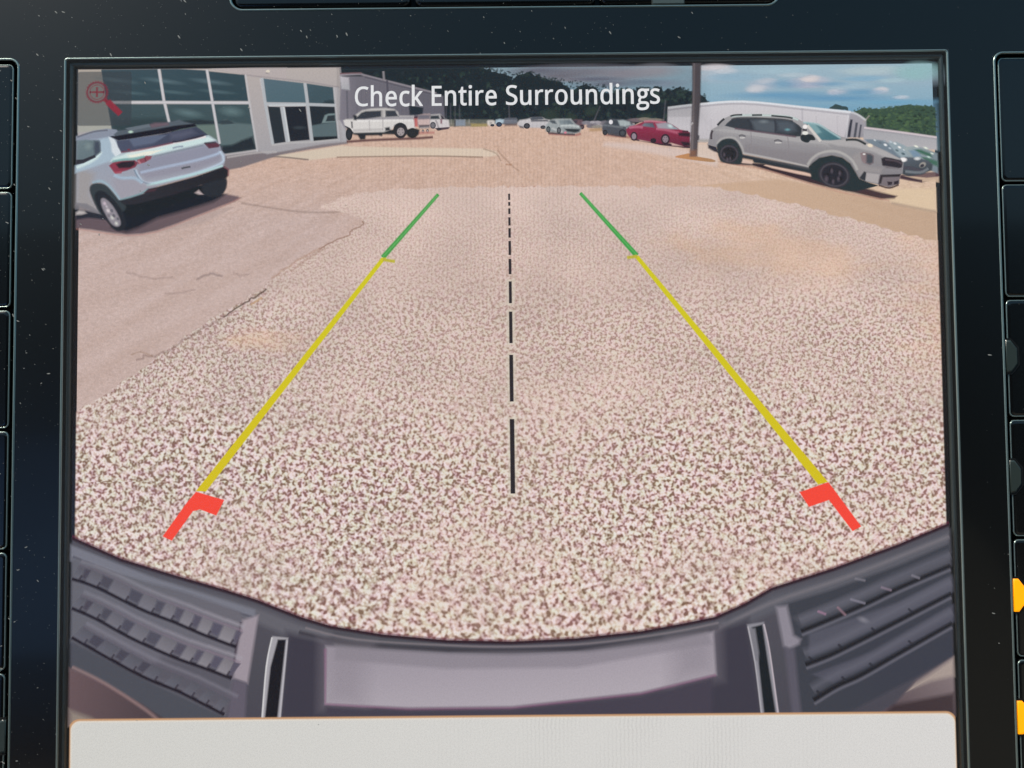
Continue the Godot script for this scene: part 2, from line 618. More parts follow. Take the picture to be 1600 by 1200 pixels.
func finish_screen() -> void:
	var t: Node3D = get_node("touchscreen")
	origin = t.position
	# the fine grid of the panel's own pixels, with the faint upright bands it gives in a photograph
	var w := 1350
	var h := 1200
	var data := PackedByteArray()
	data.resize(w * h * 4)
	var n := FastNoiseLite.new()
	n.seed = 5
	n.frequency = 0.006
	var soft := FastNoiseLite.new()
	soft.seed = 14
	soft.frequency = 0.34
	soft.fractal_octaves = 2
	var grain := soft.get_image(w, h).get_data()
	soft.seed = 15
	var tint := soft.get_image(w, h).get_data()
	var wide := n.get_image(w, h)
	var bands := wide.get_data()
	var r := RandomNumberGenerator.new()
	r.seed = 77
	var k := 0
	for y in h:
		var mid_y := exp(-pow((y - 230.0) / 190.0, 2.0))
		var stagger := (y / 7) % 3
		for x in w:
			var m := mid_y * exp(-pow((x - 690.0) / 260.0, 2.0))
			var s := sin(x * 1.02 + 0.25 * sin(y * 0.21) + stagger * 0.5)
			var g_ := grain[y * w + x] / 255.0
			var t_ := tint[y * w + x] / 255.0 - 0.5
			data[k] = int(clampf(44 + 260.0 * t_, 0, 255))
			data[k + 1] = 38
			data[k + 2] = int(clampf(46 - 260.0 * t_, 0, 255))
			if y > 1010:
				var c_ := exp(-pow((x - 870.0) / 230.0, 2.0))
				m = 0.75 * c_ * clampf(0.5 + 0.5 * sin(x * 0.045 + (y - 1010) * 0.02), 0.15, 1.0)
			var a := 0.04 + 0.26 * r.randf() + 0.38 * clampf(g_ * 1.6 - 0.5, 0.0, 1.0) + 0.75 * m * maxf(0.0, s) * (0.4 + bands[y * w + x] / 255.0)
			data[k + 3] = int(clampf(a, 0, 1) * 255)
			k += 4
	var im := Image.create_from_data(w, h, false, Image.FORMAT_RGBA8, data)
	var m2 := StandardMaterial3D.new()
	m2.shading_mode = BaseMaterial3D.SHADING_MODE_UNSHADED
	m2.albedo_color = Color(1, 1, 1, 0.2)
	m2.albedo_texture = ImageTexture.create_from_image(im)
	m2.transparency = BaseMaterial3D.TRANSPARENCY_ALPHA
	zed += 0.05
	var b := paint()
	for q in rect(0, 0, 1350, 1200): vert(b, q, Color.WHITE, zed)
	b.t = PackedVector2Array([Vector2(0, 0), Vector2(1, 0), Vector2(1, 1), Vector2(0, 1)])
	b.i.append_array([0, 1, 2, 0, 2, 3])
	obj("pixel_grid", b, t, m2)
	var g := StandardMaterial3D.new()
	g.transparency = BaseMaterial3D.TRANSPARENCY_ALPHA
	g.albedo_color = Color(1, 1, 1, 0.02)
	g.roughness = 0.1
	g.metallic_specular = 0.2
	b = paint()
	for q in rect(-20, -17, 1370, 1291): vert(b, q, Color.WHITE, zed + 0.6)
	b.i.append_array([0, 1, 2, 0, 2, 3])
	obj("cover_glass", b, t, g)
# ------------------------------------------------------------------ what the camera picture shows: sky, woods, buildings, ground
func shown_setting() -> void:
	var b := paint()
	base(900, 90)
	# sky
	fill(b, rect(380, 0, 1350, 130), col("9fb9c6"), {"f": 0, "g": [700, 0, 700, 70, col("74a2bd")]})
	fill(b, rect(380, 66, 1350, 130), col("6f9fbc"), {"f": 26, "g": [700, 76, 700, 112, col("9cc3d4")]})
	for s in [[[1154.9, 27.2], 44, 13, "c3bfcb"], [[1156.8, 22.2], 20, 8, "e2d6d4"], [[1149, 33.1], 34, 6, "a9afc2"], [[1082, 30.9], 30, 12, "b3bac9"], [[1070.1, 38.2], 20, 9, "d0cfd4"], [[1087.9, 25.1], 22, 6, "c2c6d0"], [[1201.2, 42.5], 20, 7, "dcd4d6"], [[1193.8, 45.3], 14, 5, "c6c8d3"], [[1221.8, 35.3], 46, 9, "a3bccb"], [[1268.2, 42.2], 16, 7, "dfd8da"], [[1263.8, 45.1], 20, 4, "b7c2cf"], [[1300, 53.8], 16, 4, "c9d0d8"], [[1003.8, 3.5], 40, 8, "d9cfd2"], [[997.7, 15.3], 30, 12, "b9c3ce"], [[1024.1, 9.6], 24, 7, "c5ccd4"], [[1035.6, 18.6], 60, 9, "93b3c6"], [[1257.4, 10.4], 70, 10, "b4c6cc"], [[1327.3, 12.6], 50, 20, "93bcbf"], [[1111.6, 9], 60, 8, "a5c0cd"], [[1242.5, 23.6], 46, 6, "88b0c8"], [[1128.9, 16.6], 30, 5, "b6c6d0"], [[1286.1, 27], 30, 5, "a9c4cd"]]:
		blob(b, [s[0][0], s[0][1] + s[2] * 0.5], s[1] * 1.5, s[2] * 0.9, col("9fb3c2"), {"hard": 0.1, "a": 0.55})
		for k in 7:
			var d := Vector2.from_angle(k * 2.4) * (0.55 if k else 0.0)
			blob(b, [s[0][0] + d.x * s[1] * 0.8, s[0][1] + d.y * s[2] * 0.7], s[1] * (0.62 if k else 0.8), s[2] * (0.6 if k else 0.8), col(s[3]), {"hard": 0.3, "a": 0.4})
	for s in [[[1110.7, 49], 110, 8, "5b94ba"], [[1198, 55.1], 120, 7, "5690b8"], [[1285.2, 61.9], 90, 6, "6fa6c4"], [[1186.9, 32], 40, 5, "6f9dbc"], [[1116.9, 31.3], 36, 10, "6e9cbb"], [[1236.1, 45.8], 50, 8, "6599bb"]]:
		blob(b, s[0], s[1], s[2], col(s[3]), {"hard": 0.2, "a": 0.7})
	for s in [[[791.9, 9], 130, 16, "8a8792"], [[724.5, 5.9], 60, 8, "777786"], [[839.9, 27.8], 70, 9, "7d8090"], [[864.2, 12.2], 70, 15, "a09ca6"], [[912.5, 7.8], 50, 14, "a9a7b0"], [[779.7, 21.1], 60, 6, "9b97a1"], [[815.9, 20.3], 60, 5, "74778a"], [[921.8, 28.6], 50, 9, "93a2b4"], [[758.1, 14.8], 50, 7, "837f8b"], [[892.9, 25.9], 40, 6, "8292a4"]]:
		blob(b, s[0], s[1], s[2], col(s[3]), {"hard": 0.2, "a": 0.9})
	lone("onscreen_sky", b, "blue sky with pale broken clouds across the top of the camera picture", "", "", "structure")

	ground_shown()
	# woods behind
	b = paint()
	base(560, 86)
	fill(b, rough(v2([406.2, -7, 628.1, -4.9, 637.7, 3.1, 649.7, 4.2, 664.1, 12.6, 678.6, 15.2, 686.2, 20.2, 695.5, 13, 712.4, 10.2, 724.4, 14.5, 731.5, 20.2, 743.6, 19.6, 754.4, 26.3, 767.6, 29.8, 777.1, 37.7, 789.2, 34.7, 801.3, 32.1, 812.1, 34.2, 822.8, 40.1, 834.8, 43.7, 854.1, 40.9, 873.4, 41.1, 887.9, 35.7, 900, 37.5, 914.4, 35.7, 923.9, 44.1, 933.6, 38.8, 948.1, 36.2, 960.1, 41.2, 966.1, 40.6, 984.1, 46.4, 993.4, 61.1, 992.9, 91.6, 406.1, 85.9]), 3.2, 4.5, 3), col("1b282d"), {"f": 3})
	var r := RandomNumberGenerator.new()
	r.seed = 9
	for k in 620:
		var x := r.randf_range(390, 975)
		var top := 40.0 if x > 690 else 8.0
		if x > 640 and x <= 690: top = 24.0
		var y := r.randf_range(top, 86)
		var c: Color = [col("111b21"), col("2b3d40"), col("31453c"), col("18252c"), col("3d5046")][r.randi() % 5]
		blob(b, [x, y], r.randf_range(1.5, 6), r.randf_range(1.5, 4.5), c, {"hard": 0.45, "a": 0.7, "turn": r.randf_range(0, 180)})
	for s in [[[742.9, 78.2], 20, 13], [[808, 73.9], 14, 10], [[894.4, 83.3], 14, 8], [[776.6, 82.2], 12, 8]]:
		blob(b, s[0], s[1], s[2], col("37493d"), {"hard": 0.4, "a": 0.7})
	for q in rough(v2([628, 2.5, 649.7, 4.2, 664.1, 12.6, 678.6, 15.2, 686.2, 20.2, 695.5, 13, 712.4, 10.2, 724.4, 14.5, 731.5, 20.2, 743.6, 19.6, 754.4, 26.3, 767.6, 29.8, 777.1, 37.7, 789.2, 34.7, 801.3, 32.1, 812.1, 34.2, 822.8, 40.1, 834.8, 43.7, 854.1, 40.9, 873.4, 41.1, 887.9, 35.7, 900, 37.5, 914.4, 35.7, 923.9, 44.1, 933.6, 38.8, 948.1, 36.2, 960.1, 41.2, 984.1, 46.4, 993.4, 61.1]), 3.0, 3.0, 8):
		blob(b, [q.x, q.y], r.randf_range(1.2, 4.0), r.randf_range(1.2, 3.2), col("1e2b30").lerp(col("34463f"), r.randf()), {"hard": 0.3, "a": 0.75})
	for q in [[678.6, 61.7, 679.4, 86.1], [822.5, 65.5, 812.6, 88.6], [925.6, 56.8, 921.9, 90.9]]:
		line(b, q, 1.5, col("6b6a70"), {"a": 0.6})
	lone("onscreen_treeline", b, "dark band of tall trees behind the parked cars, in the middle of the picture", "trees", "", "stuff")
	b = paint()
	base(1290, 125)
	fill(b, rough(v2([1222.1, 79, 1232.4, 73.8, 1255.7, 75.2, 1273.8, 73, 1293.6, 72, 1308.3, 69.2, 1322.7, 71.7, 1343.1, 71.3, 1360.5, 75.1, 1359, 123.7, 1312.8, 115.3, 1269.3, 109.6, 1240.3, 105.7, 1236.3, 91.5]), 1.8, 4, 5), col("3a5042"), {"f": 3})
	fill(b, rough(v2([1183.6, 71, 1193.3, 66.9, 1200.5, 68.8, 1212.7, 72.4, 1212, 76, 1184.4, 73.9]), 1.0, 4, 6), col("33484a"), {"f": 2.5})
	for q in rough(v2([1222.1, 79, 1232.4, 73.8, 1255.7, 75.2, 1273.8, 73, 1293.6, 72, 1308.3, 69.2, 1322.7, 71.7, 1340.2, 71.9]), 2.0, 2.6, 12):
		blob(b, [q.x, q.y], r.randf_range(1.2, 3.4), r.randf_range(1.0, 2.6), col("33493b").lerp(col("51684a"), r.randf()), {"hard": 0.3, "a": 0.75})
	for k in 420:
		var x := r.randf_range(1225, 1350)
		var y := r.randf_range(78 if x > 1290 else 82, 122)
		if y > 98 + (x - 1225) * 0.2: continue
		var c: Color = [col("24362f"), col("3f5740"), col("4d6645"), col("203029"), col("566f4a")][r.randi() % 5]
		blob(b, [x, y], r.randf_range(1.5, 5.5), r.randf_range(1.2, 3.4), c, {"hard": 0.4, "a": 0.6, "turn": r.randf_range(-20, 20)})
	lone("onscreen_woods", b, "green wooded slope at the right edge of the picture, behind the white sheds", "trees", "", "stuff")

	showroom()
	sheds()

func sheds() -> void:
	var t := thing("onscreen_warehouse", "grey metal warehouse behind the white pickup truck", "building", 490, 86)
	var b := paint()
	fill(b, [412.4, 84.2, 414.5, 16.1, 430.3, 15.5, 450.6, 15.7, 534.2, 35.3, 562.1, 42.5, 576, 48.6, 577.5, 94.8, 420, 97.1], col("8b8690"), {"g": [420, 60, 560, 60, col("77757f")]})
	for k in 24:
		line(b, [440 + k * 7.0, 30 + k * 1.4, 440 + k * 7.0, 88], 1.2, col("77747f"), {"a": 0.35})
	fill(b, [544.2, 61.1, 576.6, 65.3, 577.5, 96.1, 544, 94.5], col("7d7a86"), {"a": 0.7})
	obj("wall", b, t)
	b = paint()
	line(b, [413, 13, 446.8, 11.8, 451.8, 14.2, 524.1, 33.4, 564.6, 44.1], 3.4, col("a8a0a8"), {"f": 2})
	line(b, [413, 11.2, 435.3, 10.4, 447.5, 10.5], 1.5, col("8d5f62"), {"a": 0.7})
	line(b, [451.8, 16.7, 524.1, 36, 562, 45.9], 2.0, col("605d68"), {"a": 0.7})
	obj("roof_edge", b, t)
	piece("entrance_canopy", t, [413, 15.3, 427.2, 17.5, 428.7, 37.6, 415.5, 35.4], col("cfcad0"), {"g": [400, 20, 400, 62, col("a8b0b2")]})
	b = paint()
	line(b, [487.3, 22, 489.7, 67.5], 2, col("5a5864"))
	line(b, [423.9, 38.6, 425.1, 84.4], 2, col("6c6974"))
	obj("downpipe", b, t)
	b = paint()
	line(b, [481.5, 7.8, 482.5, 22.2], 3, col("a9a2a6"))
	obj("chimney", b, t)
	piece("doorway", t, [521.4, 62.7, 544.2, 64, 543.1, 78.3, 522.6, 78.1], col("262f38"))
	b = paint()
	line(b, [522.7, 62.2, 544.2, 65.5], 1.5, col("a7a4ae"), {"a": 0.7})
	obj("door_lintel", b, t)

	t = thing("onscreen_shed", "long white metal shed behind the silver SUV and the utility pole", "building", 1100, 120)
	b = paint()
	fill(b, [928.5, 70.2, 976.4, 65.4, 1046.3, 61.9, 1139.3, 72, 1215.4, 81, 1209.3, 123.7, 1109, 125.7, 1050.9, 126.6, 925.9, 125.3], col("d0ccd0"), {"g": [950, 80, 950, 150, col("bfb9bf")]})
	for k in 9:
		line(b, [930.0 + k * 33, 90 - k * 0.5, 930.0 + k * 33, 140], 1.2, col("a9a4ad"), {"a": 0.25})
	line(b, [1139.3, 72.3, 1139.5, 126], 2, col("a29ea8"), {"a": 0.5})
	obj("front_wall", b, t)
	b = paint()
	fill(b, [1214.8, 81, 1220.6, 80.2, 1239.2, 93, 1239.4, 121, 1205, 121.3], col("a5a1a8"), {"g": [1240, 90, 1240, 120, col("96939a")]})
	obj("gable_wall", b, t)
	b = paint()
	line(b, [928.5, 70.8, 976.4, 65.7, 1046.3, 61.9, 1139.3, 71.7, 1215.4, 80.4], 3.2, col("e3e4e8"), {"f": 2})
	line(b, [929, 74.4, 976.3, 69.2, 1046.3, 65.5, 1139.2, 75.2, 1214.1, 84.5], 2.2, col("97939d"), {"a": 0.6})
	line(b, [1215.4, 80.7, 1226.3, 84.4, 1239.2, 93.9], 2.5, col("cfd0d4"))
	obj("roof_edge", b, t)
	for q in [[1214.7, 92, 1218.2, 92.5, 1213.6, 120.2, 1208.6, 120.2], [1222.8, 97.1, 1226.4, 97.4, 1222.5, 120.7, 1218.8, 120.4], [1229.8, 100.5, 1232.4, 100.8, 1228.8, 121.4, 1226.2, 121]]:
		piece("door_opening", t, q, col("30343e") if q[0] < 1217 else col("4a4c55"), {"f": 2})
	b = paint()
	line(b, [1234.7, 97.2, 1244.8, 86], 1.6, col("b0a8a0"), {"a": 0.6})
	line(b, [1211.4, 84.2, 1207.7, 120.9], 1.6, col("dad8dc"), {"a": 0.6})
	obj("corner_trim", b, t)
	b = paint()
	fill(b, [976.8, 120.8, 992.8, 121.6, 992.7, 126, 973.8, 125.8], col("8f8a74"), {"a": 0.5, "f": 4})
	obj("grass_edge", b, t)

	t = thing("onscreen_shed", "low white shed at the right edge of the picture, below the woods", "building", 1290, 150)
	b = paint()
	fill(b, [1234.5, 105.3, 1263.6, 109, 1305.2, 115.1, 1352.3, 122.3, 1351.7, 142, 1276.7, 138.4, 1233.9, 128.2], col("a9a8ad"), {"g": [1240, 110, 1240, 150, col("bab7ba")]})
	obj("wall", b, t)
	b = paint()
	line(b, [1235.9, 105.6, 1263.6, 109.3, 1305.2, 115.3, 1352.2, 122.6], 3.2, col("d9cbd0"))
	line(b, [1235.9, 107.8, 1263.6, 111.5, 1305.1, 117.6, 1352.2, 124.8], 2, col("8d8c92"), {"a": 0.5})
	obj("roof_edge", b, t)

func showroom() -> void:
	var t := thing("onscreen_showroom", "pale showroom building with large dark windows at the picture's upper left", "building", 220, 130)
	var b := paint()
	fill(b, [-17, -23, 413, -18.7, 417, 53.5, 424, 121.3, 373.4, 126.9, 298.5, 139.5, 232.8, 144, -15, 146.7], col("b9afab"), {"g": [380, 0, 380, 120, col("a7a4a8")], "f": 2})
	fill(b, [-1.5, -2.2, 36.6, -1.8, 54.8, 97.4, -0.3, 100.7], col("b5aba0"), {"f": 3, "g": [0, 0, 0, 100, col("a9aaa2")]})
	fill(b, [201.7, -0.2, 328.7, 1.1, 328.7, 19.1, 265.3, 12.1], col("b8aeac"), {"f": 4})
	line(b, [257.6, 10.7, 290.7, 14.9, 359.2, 23.3, 412.5, 32.8], 2, col("958d90"), {"a": 0.6})
	line(b, [407.9, 32.8, 422, 120.2], 7, col("b4b2b6"), {"f": 5, "a": 0.7})
	line(b, [413, 1.4, 418.5, 48.3, 424, 121.3], 2.4, col("8a878d"), {"a": 0.7})
	obj("wall", b, t)
	b = paint()
	fill(b, [106.3, 132.5, 258.1, 131.9, 283.3, 132.2, 298.5, 138.2, 384.5, 123.4, 423.5, 119.7, 425, 122.8, 366.8, 131.2, 318.8, 139.7, 258.1, 159, 227.8, 164.4, 106.5, 163.2], col("8a8285"), {"g": [290, 110, 290, 145, col("7a7074")]})
	line(b, [235.3, 142.7, 283.4, 135.5, 313.7, 134.5], 3, col("b7b1b1"), {"a": 0.8})
	obj("base_step", b, t)
	# the tall shop windows
	var teal := col("394f58")
	var low := col("41545a")
	var panes := [[36.1, -1.8, 126, -0.9, 134, 51.7, 45.3, 50.8], [130.1, -0.9, 201.8, 3.7, 210.6, 52.7, 138.1, 52], [205.3, 5, 262.7, 11.5, 268.9, 53.3, 213.2, 52.7], [46.8, 56, 135.6, 56.9, 144.4, 89.3, 75.6, 101.5, 54.8, 98.7], [140.2, 56.9, 211.4, 57.6, 223.8, 119.6, 149.1, 112.4], [214.2, 57.9, 269.5, 58.4, 281.8, 130.4, 227.7, 138.3, 223.9, 123.4]]
	for k in 6:
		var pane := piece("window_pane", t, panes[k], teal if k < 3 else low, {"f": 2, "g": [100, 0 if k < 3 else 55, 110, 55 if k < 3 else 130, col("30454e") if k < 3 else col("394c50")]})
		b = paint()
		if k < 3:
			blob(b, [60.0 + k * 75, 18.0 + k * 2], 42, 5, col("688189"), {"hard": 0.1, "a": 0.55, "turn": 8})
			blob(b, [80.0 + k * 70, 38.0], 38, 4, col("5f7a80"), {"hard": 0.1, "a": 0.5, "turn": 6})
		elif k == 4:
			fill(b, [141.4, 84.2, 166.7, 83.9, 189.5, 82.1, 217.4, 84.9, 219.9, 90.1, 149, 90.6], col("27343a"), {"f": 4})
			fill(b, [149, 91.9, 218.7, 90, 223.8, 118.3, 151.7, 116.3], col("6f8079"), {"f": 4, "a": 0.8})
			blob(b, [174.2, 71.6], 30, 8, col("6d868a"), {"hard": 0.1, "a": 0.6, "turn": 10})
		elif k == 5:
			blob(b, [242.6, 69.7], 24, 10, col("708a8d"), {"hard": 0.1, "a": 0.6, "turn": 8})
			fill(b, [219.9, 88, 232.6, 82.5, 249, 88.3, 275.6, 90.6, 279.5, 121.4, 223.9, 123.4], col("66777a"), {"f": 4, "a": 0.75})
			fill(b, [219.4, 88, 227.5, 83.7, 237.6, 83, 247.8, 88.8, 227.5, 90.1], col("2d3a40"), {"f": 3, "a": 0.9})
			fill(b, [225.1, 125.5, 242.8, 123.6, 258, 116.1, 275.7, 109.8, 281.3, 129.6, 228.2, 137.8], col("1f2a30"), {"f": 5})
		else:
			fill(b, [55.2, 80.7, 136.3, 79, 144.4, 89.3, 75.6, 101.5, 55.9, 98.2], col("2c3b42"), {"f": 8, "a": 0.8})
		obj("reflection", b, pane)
	b = paint()
	for q in [[127.1, -1.4, 136.1, 52, 146.5, 94.5], [203.3, 2.4, 212.2, 54, 223.9, 120.9], [45.5, 53.4, 136.1, 54, 212.2, 55.3, 269.5, 56.1]]:
		line(b, q, 4.2, col("bdbcc0"), {"f": 2, "s": false})
		line(b, q, 1.4, col("ded9dc"), {"f": 1.4, "s": false, "a": 0.7})
	line(b, [228.2, 139.3, 282.8, 132.2], 3, col("b8b3b4"))
	line(b, [264.2, 10.8, 270.5, 54.6, 283.4, 134.2], 2.5, col("c9c7ca"), {"a": 0.8, "s": false})
	line(b, [288.1, 17.4, 295.8, 60, 308.1, 124.2], 2.5, col("d2d0d2"), {"a": 0.8, "s": false})
	obj("window_frame", b, t)
	# entrance: two transom panes, two doors, one side window
	var list := [[290.2, 17.2, 355.6, 25.6, 360.5, 57, 295.1, 55.4], [360.2, 26.1, 402.3, 32.7, 404.8, 60.5, 364.3, 58.1], [299.4, 62.1, 318.9, 63.3, 327.8, 119.3, 307.6, 122.2], [326, 62.9, 359, 62.4, 365.5, 116.1, 333.7, 118.6], [364.3, 61.7, 404.8, 62.6, 409.8, 115.5, 370.9, 119]]
	for k in 5:
		var pane := piece("door_glass" if k in [2, 3] else "window_pane", t, list[k], [col("566b76"), col("495e68"), col("1e262e"), col("191f27"), col("202b33")][k], {"f": 2, "g": [300, 25, 310, 60, [col("4f6772"), col("3f545d"), col("222b33"), col("1a2129"), col("1e2930")][k]]})
		b = paint()
		if k == 4:
			fill(b, [367.3, 93.6, 384.5, 90.6, 406.8, 88.3, 408.3, 111.1, 370.9, 111.5], col("5f7276"), {"f": 3, "a": 0.85})
			fill(b, [384.5, 89.6, 389.1, 77.3, 394.7, 74.8, 405.3, 74.4, 406.6, 88.3], col("7d9092"), {"f": 2.5, "a": 0.9})
			fill(b, [390.6, 87.1, 393.7, 77.9, 404.8, 77, 405.6, 86.7], col("2b363d"), {"f": 2})
			fill(b, [370.9, 112.6, 408.3, 111.1, 409.8, 115.5, 371.4, 118.7], col("141b21"), {"f": 3})
			obj("truck_reflection", b, pane)
		elif k == 1:
			fill(b, [384.6, 59.8, 389.6, 54.5, 396, 52.7, 404.3, 53.9, 404.8, 60], col("25323a"), {"f": 4, "a": 0.8})
			obj("tree_reflection", b, pane)
		elif k == 3:
			blob(b, [349.1, 96.5], 14, 4, col("3b454c"), {"hard": 0.2, "a": 0.7})
			obj("reflection", b, pane)
	b = paint()
	for q in [[290.2, 16.7, 295.8, 58.7, 307.6, 122.7], [357.9, 25.6, 362.2, 60.6, 369.3, 119.2], [295.8, 58.4, 361.7, 59.6, 405.8, 61.6], [321.2, 63.3, 330.4, 119.3]]:
		line(b, q, 4.6, col("b4b8bd"), {"f": 2, "s": false})
	line(b, [324.5, 63.4, 333.4, 118.9], 2.5, col("cfd3d6"), {"f": 2, "s": false})
	line(b, [300.9, 60.6, 359.2, 60.6], 3, col("c6cacd"), {"f": 2, "s": false})
	line(b, [403.6, 32.8, 406.1, 61.1, 411.3, 118.8], 2.5, col("bcbcc0"), {"a": 0.8, "s": false})
	line(b, [306.1, 124.2, 333.9, 120.6, 369.3, 119.7, 409.8, 116.3], 3, col("b7b4b5"), {"f": 2, "s": false})
	obj("door_frame", b, t)
	b = paint()
	blob(b, [299.5, 6.2], 4.2, 3.2, col("ddd3c4"), {"hard": 0.6})
	blob(b, [298.3, 9], 4, 2, col("8a8484"), {"hard": 0.3, "a": 0.6})
	obj("wall_lamp", b, t)

func ground_shown() -> void:
	var w := 1350
	var h := 1015
	# asphalt, one texture over the whole picture at half size
	var n1 := FastNoiseLite.new()
	n1.seed = 3
	n1.frequency = 0.9
	n1.fractal_octaves = 3
	var n2 := FastNoiseLite.new()
	n2.seed = 8
	n2.noise_type = FastNoiseLite.TYPE_SIMPLEX
	n2.frequency = 0.42
	n2.fractal_type = FastNoiseLite.FRACTAL_NONE
	var n3 := FastNoiseLite.new()
	n3.seed = 21
	n3.noise_type = FastNoiseLite.TYPE_SIMPLEX
	n3.frequency = 0.95
	n3.fractal_type = FastNoiseLite.FRACTAL_NONE
	var n4 := FastNoiseLite.new()
	n4.seed = 33
	n4.noise_type = FastNoiseLite.TYPE_SIMPLEX
	n4.frequency = 1.7
	n4.fractal_type = FastNoiseLite.FRACTAL_NONE
	var w2 := 675
	var h2 := 508
	var data := PackedByteArray()
	data.resize(w2 * h2 * 3)
	var far := Vector3(215, 182, 162)
	var left := Vector3(201, 177, 169)
	var mid := Vector3(209, 178, 162)
	var tan_ := Vector3(222, 196, 170)
	var k := 0
	for y in h2:
		var s := 0.06 + maxf(0.0, y * 2.0 - 85.0) * 0.0022
		for x in w2:
			if y > 40 and y < 330:
				var fx := x * 2.0
				var fy := y * 2.0
				var c := mid.lerp(far, clampf((fx - 200) / 500.0, 0, 1) * clampf((300 - fy) / 200.0, 0, 1))
				c = c.lerp(left, clampf((fy - 150) / 90.0, 0, 1) * clampf((620 - fx) / 250.0, 0, 1))
				c = c.lerp(tan_, clampf((fx - 900) / 300.0, 0, 1) * 0.7)
				var v := n1.get_noise_2d((fx - 675) / (s * 90.0), fy / (s * 38.0))
				v += 0.6 * n3.get_noise_2d(fx * 0.08, fy * 0.3)
				c *= 1.0 + 0.034 * v + 0.04 * n4.get_noise_2d(fx * 0.35, fy * 0.5)
				data[k] = int(clampf(c.x, 0, 255))
				data[k + 1] = int(clampf(c.y + 2.0 * v, 0, 255))
				data[k + 2] = int(clampf(c.z + 4.0 * v, 0, 255))
			k += 3
	var asphalt := StandardMaterial3D.new()
	asphalt.resource_name = "screen_asphalt"
	asphalt.shading_mode = BaseMaterial3D.SHADING_MODE_UNSHADED
	asphalt.albedo_texture = ImageTexture.create_from_image(Image.create_from_data(w2, h2, false, Image.FORMAT_RGB8, data))
	asphalt.texture_repeat = false
	var b := paint()
	base(675, 300)
	fill(b, rect(0, 87, 1350, 640), Color.WHITE, {"f": 0})
	lone("onscreen_asphalt", b, "worn pinkish asphalt of the parking lot in the camera picture", "", "", "structure", asphalt)

	# patches and edges of the asphalt
	b = paint()
	base(1200, 160)
	fill(b, [1106.5, 183.1, 1191.8, 201.8, 1284.5, 223.1, 1357.2, 237.8, 1365.6, 292.4, 1265.7, 266.1, 1165.7, 238.4, 1070.5, 213.4, 1002.7, 197.4, 980.1, 192.1], col("cfae92"), {"f": 5, "a": 0.75, "g": [960, 190, 1340, 250, col("bfa087")]})
	fill(b, [1285.2, 200.2, 1368.3, 201, 1367.3, 236.6, 1337.1, 236.3, 1282, 223, 1262.3, 207.6], col("e2c9a9"), {"f": 6, "a": 0.85})
	line(b, [1279.5, 223, 1317.1, 231, 1357.1, 239], 3.5, col("a58f80"), {"a": 0.6, "f": 4})
	fill(b, [828.9, 121.6, 886.6, 124.6, 958.4, 135.1, 1006.2, 147.7, 1005.9, 162.2, 953.4, 150.1, 886.4, 136.8, 826.5, 127.7], col("dcc7bf"), {"f": 6, "a": 0.8})
	fill(b, [975.4, 125.5, 1006.6, 125.8, 1006, 157.4, 972.6, 147.3], col("dccabd"), {"f": 5, "a": 0.8})
	lone("onscreen_pavement", b, "lighter strips of pavement beside the silver SUV and the pole", "", "", "structure")
	b = paint()
	base(330, 200)
	fill(b, [-18.9, 248.6, 82.1, 267.4, 192.9, 245.6, 257.1, 213.1, 321.4, 221.4, 389.5, 228.4, 389.5, 230.9, 321.4, 223.9, 260.9, 217], col("ab9791"), {"f": 6, "a": 0.5})
	line(b, [255.8, 213.1, 298.7, 220.6, 349.2, 228, 399.6, 229.3, 419.8, 224.9], 3, col("8f7a72"), {"a": 0.55, "f": 3})
	line(b, wobble([226, 329.5, 203.4, 325.5, 185.8, 334.2], 1.5), 3.5, col("8d7a78"), {"a": 0.6})
	for q in [[75.1, 320.5, 112.9, 331, 148.1, 330.1], [138.2, 356.5, 183.4, 349.4], [243.6, 327.2, 268.8, 327.4]]:
		line(b, wobble(q, 1.8), 2.5, col("917b78"), {"a": 0.34, "f": 4.5, "w2": 0.8})
	line(b, [660.7, 132.2, 665.4, 139.5, 684.4, 159.1, 694, 166.5], 2, col("a5846f"), {"a": 0.6})
	line(b, [673.3, 192.9, 722.5, 191.7], 1.8, col("a9694f"), {"a": 0.75})
	line(b, [672.5, 155.3, 682.1, 156.7], 1.8, col("a5704f"), {"a": 0.6})
	lone("onscreen_crack", b, "dark cracks and seams in the asphalt left of the gravel", "crack", "", "stuff")
	b = paint()
	base(300, 145)
	fill(b, [296, 139, 341.5, 133.8, 409.8, 123.2, 440.2, 125, 511, 127.2, 637.4, 130, 657.6, 134.8, 662.6, 140.5, 644.9, 143.4, 510.9, 141.6, 407.3, 141.6, 364.3, 145.8, 318.8, 141.7], col("d5c5b2"), {"f": 3, "g": [300, 130, 640, 130, col("e0ccb8")]})
	line(b, [298.5, 139, 323.8, 140.8, 361.8, 145.2], 2.2, col("6b5955"), {"f": 2.5, "a": 0.8})
	line(b, [406, 141.6, 485.7, 141.1, 561.5, 141.3, 637.3, 143.8], 2.2, col("8d7263"), {"f": 2, "a": 0.8})
	line(b, [637.4, 130.5, 657.6, 137.9, 665.1, 150.7], 1.8, col("9a806e"), {"a": 0.6})
	blob(b, [296, 134.4], 4, 3, col("4a5145"), {"hard": 0.4, "a": 0.8})
	lone("onscreen_kerb", b, "pale concrete apron in front of the showroom doors", "", "", "structure")

	# gravel
	data = PackedByteArray()
	data.resize(w * h * 3)
	k = 0
	var periods := [2.6, 3.7, 5.3, 7.5, 10.6, 15.0]
